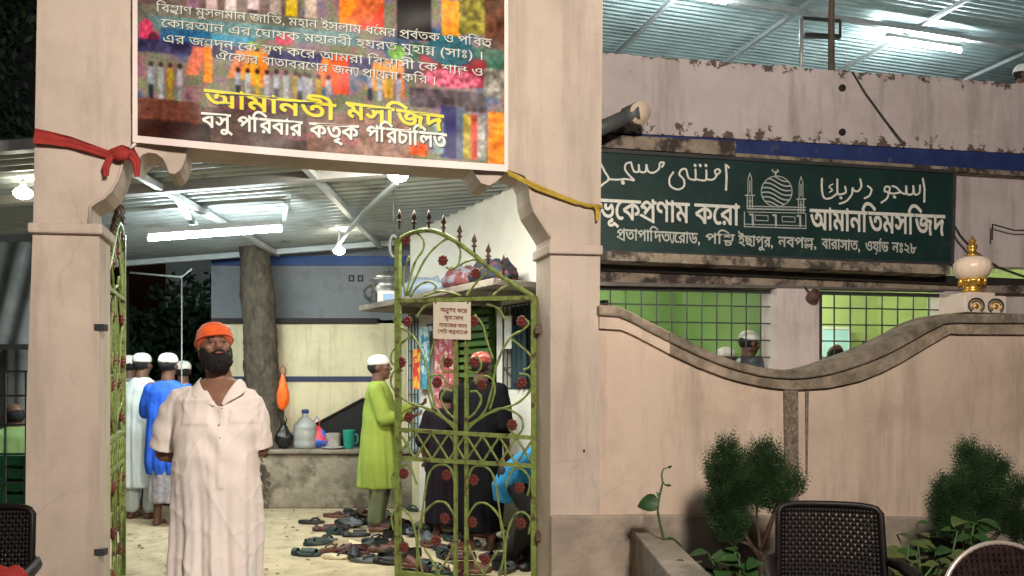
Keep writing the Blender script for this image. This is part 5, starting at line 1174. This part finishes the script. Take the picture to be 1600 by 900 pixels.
# notice on the gate
no=thing('notice_board','small off-white notice with four lines of dark red writing tied to the gate leaf','notice',LF.pt(706,531,.03))
mb=MB(); mb.prism([LF.pt(677,472,.03),LF.pt(735,472,.03),LF.pt(735,531,.03),LF.pt(677,529,.03)],-LF.nr*.006); mb.obj('board',mat('notice_cream',(.74,.68,.56),.6,.05,10,0),no)
rs=Ras(677,470,736,532,8)
text(rs,"অনু_গহ কের",688,730,481,483,6); text(rs,"জুতা েখালা",694,724,493,495,5.5); text(rs,"িনেষধ এই গ্রিল",686,730,505,507,5.5) if 0 else text(rs,"নামােজর সময়",686,730,505,507,5.5); text(rs,"েগট ব<নধ থােক",684,731,515,517,5.5); rs.dil(.22)
rs.mesh(lambda x,y:LF.pt(x,y,.032)).obj('lettering',mat('maroon_ink',(.22,.04,.03),.6,.1,10,0),no)
for px in (681,731): mb=MB(); mb.tube([LF.pt(px,474,.034),LF.pt(px,468,.01)],.005,6); mb.obj('tie_wire',M_iron,no)

# ------------------------------------------------ footwear heap
def outline(n=18,L=.26,w=.095):
    pts=[]
    for k in range(n):
        t=2*math.pi*k/n; x=math.cos(t)*L/2; y=math.sin(t)*w/2*(1+.18*math.cos(t)-.22*math.cos(2*t)); pts.append((x,y))
    return pts
def mkshoe(kind,m,m2):
    t=thing('slipper' if kind==0 else 'sandal' if kind==1 else 'shoe','x','footwear',(0,0,0)); o=outline()
    mb=MB(); mb.loft([[Vector((x*.97,y*.95,0)) for x,y in o],[Vector((x,y,.006)) for x,y in o],[Vector((x,y,.022+(.012 if x<-.03 else 0))) for x,y in o],[Vector((x*.95,y*.93,.026+(.012 if x<-.03 else 0))) for x,y in o]]); mb.obj('sole',m,t)
    if kind==0:
        for sy in (-1,1): mb=MB(); mb.tube([Vector((.085,0,.03)),Vector((.05,sy*.025,.055)),Vector((0,sy*.042,.045)),Vector((-.02,sy*.044,.022))],[.005,.009,.009,.007],6); mb.obj('strap',m2,t)
    elif kind==1:
        for x0,wd in ((.06,.028),(.0,.03),(-.09,.018)):
            mb=MB(); v=[]; 
            for q in np.linspace(0,math.pi,9): v+=[Vector((x0-wd,.048*math.cos(q),.02+.042*math.sin(q))),Vector((x0+wd,.046*math.cos(q),.02+.040*math.sin(q)))]
            mb.add(v,[(2*i,2*i+1,2*i+3,2*i+2) for i in range(8)],True); mb.add([p*1.0+Vector((0,0,-.004)) for p in v],[(2*i,2*i+2,2*i+3,2*i+1) for i in range(8)],True); mb.obj('strap',m2,t)
    else:
        mb=MB(); R_=[]
        for x,ry,hz in ((.128,.01,.03),(.115,.034,.042),(.08,.045,.055),(.03,.044,.075),(.0,.04,.085)):
            R_.append([Vector((x,ry*math.cos(q),.02+(hz-.02)*math.sin(q))) for q in np.linspace(0,math.pi,9)])
        v=[p for r_ in R_ for p in r_]; mb.add(v,[(i*9+k,i*9+k+1,i*9+k+10,i*9+k+9) for i in range(4) for k in range(8)],True); mb.obj('upper',m2,t)
        mb=MB(); v=[]
        for x,y in [(0,.044),(-.06,.044),(-.11,.034),(-.128,0),(-.11,-.034),(-.06,-.044),(0,-.044)]: v+=[Vector((x,y,.02)),Vector((x*1.0,y*.9,.07))]
        mb.add(v,[(2*i,2*i+1,2*i+3,2*i+2) for i in range(6)],True); mb.obj('heel_counter',m2,t)
    return t
cm={'black':mat('black_rubber',(.015,.015,.017),.5,.3,12,.1,60),'grey':mat('grey_rubber',(.09,.10,.11),.5,.3,12,.1,60),'brown':mat('brown_leather',(.10,.04,.025),.5,.3,12,.1,60),'dark green':mat('dark_green_rubber',(.018,.035,.030),.5,.3,12,.1,60),
    'cream':mat('cream_leather',(.62,.55,.38),.5,.15,12,.1,60),'maroon':mat('maroon_leather',(.06,.015,.018),.5,.3,12,.1,60),'blue':mat('blue_rubber',(.03,.07,.18),.5,.3,12,.1,60)}
prot={}
KN=('slipper','sandal','shoe')
def shoe(px,py,ang,kind,col,side,z=.014,tilt=0):
    key=(kind,col)
    if key not in prot: prot[key]=mkshoe(kind,cm[col],cm['black'] if col in('grey','cream') and kind==0 else cm[col]); t=prot[key]
    else: t=copy_tree(prot[key])
    D=(H-z)*F/(py-HY); p=P(px,py,D); t.location=(p.x,p.y,z); t.rotation_euler=(R(tilt),0,R(ang))
    fr=('rear' if py<822 else 'middle' if py<855 else 'front'); lr=('left' if px<530 or 635<=px<700 else 'centre' if px<580 or 635<=px<765 else 'right')
    t['label']=f"{col} {KN[kind]} in the {fr} {lr} of the footwear heap {side}"; t['group']=f"footwear heap {side}"
sd='left of the gate leaf'; sr='behind the gate leaf'
E1=[(487,818,5,0,'black'),(510,829,14,1,'maroon'),(497,851,30,1,'dark green'),(478,868,-12,1,'dark green'),(505,846,10,0,'grey'),(516,862,62,0,'brown'),(545,858,12,2,'cream'),(573,878,-6,0,'grey'),(557,838,12,1,'black'),(541,820,40,1,'black'),(562,820,80,0,'grey'),(540,806,20,0,'grey'),(555,809,110,1,'black'),(530,872,12,0,'cream'),(600,862,8,1,'brown'),(607,881,-14,1,'black'),(586,846,35,0,'black'),(612,838,70,2,'black'),(596,824,15,1,'grey'),(523,808,-8,0,'brown'),(575,806,20,0,'black'),(612,815,50,1,'maroon')]
for q in E1: shoe(*q,sd)
rs_=np.random.RandomState(77); DK=['black','black','brown','grey','dark green','maroon','black']
for i in range(20): px=520+110*rs_.rand(); shoe(px,802+75*rs_.rand()**1.1,rs_.rand()*360,int(rs_.randint(3)),DK[rs_.randint(7)],sd,.014+.025*(rs_.rand()<.3),rs_.uniform(-10,10))
rs_=np.random.RandomState(21); cols=['black','black','black','grey','brown','brown','dark green','maroon','cream']
for i in range(46):
    px=635+195*rs_.rand(); py=790+ (112)*rs_.rand()**.8; shoe(px,py,rs_.rand()*360,int(rs_.randint(3)),cols[rs_.randint(len(cols))],sr,.014+.03*(rs_.rand()<.3),rs_.uniform(-12,12))
# scattered dry leaves and scraps on the courtyard floor
mb=MB(); rs_=np.random.RandomState(4)
for i in range(260):
    D=5.2+3.7*rs_.rand(); px=185+440*rs_.rand(); x=(px-CX)/F*D; a=rs_.rand()*6.28; s_=.008+.02*rs_.rand()**2
    mb.add([Vector((x+s_*math.cos(a+k)*(1 if k%2 else .5),D+s_*math.sin(a+k)*(1 if k%2 else .5),.016+.006*rs_.rand())) for k in (0,1.57,3.14,4.71)],[(0,1,2,3)])
tag(mb.obj('floor_litter',mat('dry_leaf_litter',(.13,.09,.04),.9,.4,6)),kind='stuff')

# ------------------------------------------------ planter at the foot of the wall
plr=thing('planter_wall','low grey cement planter wall running out from the boundary wall','planter',(.82,4.3,0))
mb=MB(); mb.box(.735,.925,2.9,4.97,0,.50); bev(mb.obj('side_wall',M_conc,plr),.012)
mb=MB(); mb.box(.925,4.2,2.9,3.05,0,.30); mb.obj('front_wall',M_conc,plr)
mb=MB(); vs=[];fs=[];nx,ny=60,30
for j in range(ny+1):
    for i in range(nx+1):
        x=.926+3.2*i/nx; y1=4.70+.29*x; y=3.06+(y1-3.06)*j/ny; vs.append(Vector((x,y,.22+.05*noise.noise(Vector((x*3,y*3,0))))))
mb.add(vs,[(j*(nx+1)+i,j*(nx+1)+i+1,(j+1)*(nx+1)+i+1,(j+1)*(nx+1)+i) for j in range(ny) for i in range(nx)],True); mb.obj('soil',M_soil,plr)

def thuja(name,label,base,lobes,seed,stems):
    t=thing(name,label,'shrub',base); rs=np.random.RandomState(seed)
    mb=MB()
    for st in stems: mb.tube(st,[.016,.012,.007,.004][:len(st)],7)
    mb.obj('trunk',M_stem,t)
    mb=MB()
    for c,r,n in lobes:
        c=Vector(c)
        for _ in range(int(n*1.9)):
            d=rs.normal(size=3); d/=np.linalg.norm(d); k=rs.rand()**.4*(.9+.25*noise.noise(Vector(d)*3+c*7)); 
            q=c+Vector((d[0]*r[0]*k,d[1]*r[1]*k,d[2]*r[2]*k))
            out=Vector((d[0],d[1],.9+.6*rs.rand())).normalized(); side=out.cross(Vector(rs.normal(size=3))).normalized(); L_=.05+.045*rs.rand()
            # a small frond : spine with leaflets
            for s_ in (0,.33,.66,1):
                p=q+out*L_*s_; w_=L_*.34*(1-.7*s_)
                for sg in (-1,1):
                    mb.add([p,p+out*w_*.4+side*sg*w_*.35,p+out*w_*1.1+side*sg*w_,p+out*w_*.9+side*sg*w_*.45],[(0,1,2,3)])
    mb.obj('foliage',M_thuja,t)
def tq(px,py,D): return P(px,py,D)
b0=tq(1188,960,4.45); b0.z=.22
D=4.45
thuja('thuja_shrub','twin crowned dark green thuja shrub standing left of the brown plastic chair',b0,
 [(tq(1137,742,D),(.11,.10,.185),420),(tq(1196,738,D),(.105,.10,.17),420),(tq(1132,790,D),(.105,.10,.12),260),(tq(1212,775,D),(.08,.09,.12),200),(tq(1168,770,D),(.15,.10,.13),380),(tq(1142,826,D),(.09,.08,.11),200),(tq(1240,758,D),(.05,.06,.09),70),(tq(1135,705,D),(.04,.04,.09),50)],3,
 [[b0,tq(1190,880,D),tq(1182,800,D),tq(1195,710,D)],[tq(1190,880,D),tq(1160,830,D),tq(1140,740,D)],[tq(1188,860,D),tq(1215,790,D),tq(1222,760,D)],[tq(1189,870,D),tq(1170,850,D),tq(1150,845,D)]])
b0=tq(1530,960,4.75); b0.z=.22; D=4.75
thuja('thuja_shrub','broad dark green thuja shrub at the right edge behind the round chair',b0,
 [(tq(1519,755,D),(.09,.09,.22),380),(tq(1535,790,D),(.14,.11,.20),480),(tq(1488,785,D),(.10,.10,.17),360),(tq(1572,812,D),(.13,.10,.14),380),(tq(1512,712,D),(.045,.045,.08),70),(tq(1470,800,D),(.05,.06,.09),90),(tq(1605,835,D),(.10,.1,.12),200),(tq(1585,770,D),(.06,.07,.10),120),(tq(1550,740,D),(.08,.08,.12),200),(tq(1500,830,D),(.16,.1,.07),200)],5,
 [[b0,tq(1528,880,D),tq(1524,800,D),tq(1516,705,D)],[tq(1528,880,D),tq(1495,830,D),tq(1488,760,D)],[tq(1529,870,D),tq(1570,820,D),tq(1585,790,D)]])
def leafmesh(mb,c,d,up,L_,W_,curl=.25,n=6):
    c=Vector(c); d=Vector(d).normalized(); s_=d.cross(Vector(up)).normalized(); u=s_.cross(d).normalized(); v=[];
    for i in range(n+1):
        t=i/n; w_=W_*math.sin(math.pi*min(1,t**.75))**.8*.5+.0005; q=c+d*L_*t-u*curl*L_*t*t
        v+=[q-s_*w_+u*w_*.25,q-u*w_*.05,q+s_*w_+u*w_*.25]
    f=[]
    for i in range(n): a=3*i; f+=[(a,a+1,a+4,a+3),(a+1,a+2,a+5,a+4)]
    mb.add(v,f,True)
# thin climbing sprout at the planter corner
D=4.55; t=thing('climbing_sprout','thin twining sprout with one folded broad leaf at the planter corner','plant',tq(1036,862,D))
st=[tq(1040,852,D),tq(1034,830,D),tq(1028,800,D),tq(1030,778,D),tq(1035,755,D),tq(1034,742,D),tq(1037,733,D),tq(1043,731,D)]
mb=MB(); mb.tube(cat(st),[.009-.006*i/(len(cat(st))-1) for i in range(len(cat(st)))],6); mb.tube(cat([tq(1035,752,D),tq(1040,758,D),tq(1046,759,D)]),.004,5); mb.obj('stem',mat('green_stem',(.05,.09,.03),.6,.3,20),t)
for a,d,u,L_,W_ in ((tq(1031,782,D),(-1,0,-.25),(0,-1,.3),.13,.10),(tq(1036,848,D-.02),(1,-.1,-.1),(0,-.4,1),.125,.11),(tq(1030,776,D),(-.4,0,.6),(0,-1,0),.03,.02),(tq(1043,731,D),(.8,0,.3),(0,-1,0),.03,.014),(tq(1040,758,D),(1,0,-.1),(0,-1,0),.035,.015)):
    mb=MB(); leafmesh(mb,a,d,u,L_,W_); mb.obj('leaf',M_leaf,t)
def leafy(label,base,hs,n,L_,seed,m=M_leaf,spread=.12,stemh=True,down=.2):
    t=thing('leafy_plant',label,'plant',base); rs=np.random.RandomState(seed); base=Vector(base)
    mb=MB(); ends=[]
    for k in range(hs[1]):
        a=rs.rand()*6.28; top=base+Vector((math.cos(a)*spread*rs.rand(),math.sin(a)*spread*rs.rand()*.6,hs[0]*(.6+.4*rs.rand()))); mid=base.lerp(top,.5)+Vector((rs.normal()*.02,0,0)); mb.tube([base,mid,top],[.007,.006,.004],6); ends.append((base,top))
    mb.obj('stem',MATS['green_stem'],t)
    for k in range(n):
        b_,e_=ends[k%len(ends)]; q=b_.lerp(e_,.35+.65*rs.rand() if k>=len(ends) else 1); a=rs.rand()*6.28; mb=MB(); l=L_*(.6+.5*rs.rand())
        leafmesh(mb,q,(math.cos(a),math.sin(a)*.8,.25-rs.rand()*down*2),(0,-.35,1),l,l*.62,.3); mb.obj('leaf',m if rs.rand()<.7 else M_leaf2,t)
    return t
def gb(px,D): q=P(px,900,D); q.z=.22; return q
leafy('broad leaved creeper in the planter just right of the cement corner',gb(1092,4.0),(.34,5),14,.13,2,spread=.16)
leafy('dark glossy creeper under the twin crowned thuja',gb(1160,4.1),(.33,6),18,.15,3,spread=.22)
leafy('leafy shoot poking up just right of the brown chair back',gb(1375,3.9),(.58,2),8,.09,6,spread=.05)
leafy('pale leaved plant low behind the arm of the brown chair',gb(1410,3.9),(.40,7),24,.13,8,M_leaf2,.2)
leafy('green leafy creeper left of the right thuja',gb(1450,4.2),(.46,7),30,.13,9,spread=.24)
leafy('tangled leafy plant under the right thuja beside the round chair',gb(1500,4.3),(.46,8),32,.12,11,spread=.25)

# ------------------------------------------------ chairs
def pchair(label,loc,rz,flip=1):
    t=thing('plastic_chair',label,'chair',(0,0,0),'dark brown plastic chairs')
    # back panel with perforation; chair faces -y locally, back at y=+.2
    def bp(u,v): # u -1..1, v 0..1
        w_=.205-.012*(v-.5); r=.03
        x=u*w_; return Vector((x,.20+.07*v+.035*(1-u*u)-.02,.44+.44*v-(.018*abs(u)**6 if v>.99 else 0)))
    mb=MB(); nx,ny=30,26; vs={}
    def V(u,v):
        mb.v.append(tuple(bp(u,v))); return len(mb.v)-1
    for j in range(ny):
        for i in range(nx):
            u0,u1=-1+2*i/nx,-1+2*(i+1)/nx; v0,v1=j/ny,(j+1)/ny; um,vm=(u0+u1)/2,(v0+v1)/2
            hole=2<=i<nx-2 and 2<=j<ny-2 and (i+j)%2==0
            c=[V(u0,v0),V(u1,v0),V(u1,v1),V(u0,v1)]
            if not hole: mb.f.append(tuple(c)); mb.sm.append(True)
            else:
                h=.30*(u1-u0); k=.30*(v1-v0); d_=[V(um,vm-k),V(um+h,vm),V(um,vm+k),V(um-h,vm)]
                for q in range(4):
                    mb.f.append((c[q],c[(q+1)%4],d_[(q+1)%4 if 0 else q])); mb.sm.append(True); mb.f.append((c[(q+1)%4],d_[(q+1)%4],d_[q])); mb.sm.append(True)
    o=mb.obj('backrest',M_chair,t); s=o.modifiers.new('s','SOLIDIFY'); s.thickness=.010; s.offset=0
    mb=MB(); pts=[bp(-1,0)]+[bp(-1,v) for v in np.linspace(.1,.93,6)]+[bp(-.93,1.0)]+[bp(u,1.0) for u in np.linspace(-.85,.85,9)]+[bp(.93,1.0)]+[bp(1,v) for v in np.linspace(.93,.1,6)]+[bp(1,0)]; mb.tube(pts,.014,8); mb.obj('back_rim',M_chair,t)
    mb=MB(); v=[];n=10
    for j in range(n+1):
        for i in range(n+1): x=-.22+.44*i/n; y=-.24+.45*j/n; v.append(Vector((x,y,.44-.015*(1-((i-5)/5)**2)-.02*(j<1))))
    mb.add(v,[(j*(n+1)+i,j*(n+1)+i+1,(j+1)*(n+1)+i+1,(j+1)*(n+1)+i) for j in range(n) for i in range(n)],True); o=mb.obj('seat',M_chair,t); s=o.modifiers.new('s','SOLIDIFY'); s.thickness=.02
    for sx in (-1,1):
        mb=MB(); mb.tube([(sx*.215,.24,.66),(sx*.25,.12,.665),(sx*.262,-.05,.655),(sx*.26,-.18,.63),(sx*.25,-.22,.58),(sx*.24,-.22,.44)],[.018,.024,.026,.026,.022,.02],8); mb.obj('armrest',M_chair,t)
        for y0,y1 in ((-.21,-.25),(.2,.27)):
            mb=MB(); mb.tube([(sx*.21,y0,.44),(sx*.25,y1,0)],[.026,.018],8); mb.obj('leg',M_chair,t)
    t.location=loc; t.rotation_euler=(0,0,R(rz)); return t
D=3.28; q=P(1282,900,D)
c1=pchair('dark brown perforated plastic chair in front of the wall planter',(q.x,D-.2,0),-12)
c2=copy_tree(c1); q=P(-22,900,3.2); c2.location=(q.x,3.0,0); c2.rotation_euler=(0,0,R(14)); c2['label']='dark brown plastic chair cut off by the left edge beside the left pillar'
t=thing('red_cloth','red cloth lying on the dark plastic chair at the left edge','cloth',P(10,893,2.9))
mb=MB(); q=P(6,905,2.78); mb.ell((0,0,0),(1,1,1),24,14); mb.v=[tuple(q+Vector((v[0]*.08,v[1]*.05,v[2]*.045))*(1)+Vector((0,0,.02*noise.noise(Vector(v)*2)))) for v in mb.v]; mb.obj('cloth',mat('bright_red_cloth',(.22,.012,.01),.8,.2,8),t)
# round back chair
rc=thing('round_back_chair','round backed chair with pale metal rim and dark woven back, lower right corner','chair',(2.0,2.9,0))
cc=P(1572,952,3.0); cR=.245; tl_=Vector((0,.22,1)).normalized()
def rp(u,v): return cc+Vector((1,.05,0)).normalized()*u+tl_*v
mb=MB(); mb.tube([rp(cR*math.cos(a),cR*math.sin(a)) for a in np.linspace(0,2*math.pi,48)],.0095,8,False); mb.obj('rim',mat('pale_metal',(.40,.35,.31),.35,.1,10,.02,40,.5),rc)
mb=MB()
for k in np.arange(-cR+.012,cR,.022):
    w_=math.sqrt(max(0,cR*cR-k*k)); mb.tube([rp(-w_,k),rp(-w_/2,k)+Vector((0,.006,0)),rp(0,k),rp(w_/2,k)+Vector((0,.006,0)),rp(w_,k)],.0085,6); mb.tube([rp(k,-w_),rp(k,w_)],.0085,6)
mb.obj('woven_back',mat('dark_red_wicker',(.012,.006,.006),.8,.7,30,.3,60,spec=.1),rc)
mb=MB(); sc_=Vector((cc.x,cc.y-.25,.44)); mb.lathe(sc_-Vector((0,0,.03)),[(.19,0),(.22,.01),(.225,.03),(.20,.04),(.0,.045)],28); mb.obj('seat',MATS['dark_red_wicker'],rc)
for k in range(4):
    a=math.pi/4+k*math.pi/2; mb=MB(); mb.tube([sc_+Vector((.16*math.cos(a),.16*math.sin(a),-.03)),Vector((sc_.x+.21*math.cos(a),sc_.y+.21*math.sin(a),0))],.012,8); mb.obj('leg',MATS['pale_metal'],rc)
for sx in (-1,1): mb=MB(); mb.tube([rp(sx*cR*.6,-cR*.8),sc_+Vector((sx*.12,.17,0))],.011,8); mb.obj('back_support',MATS['pale_metal'],rc)
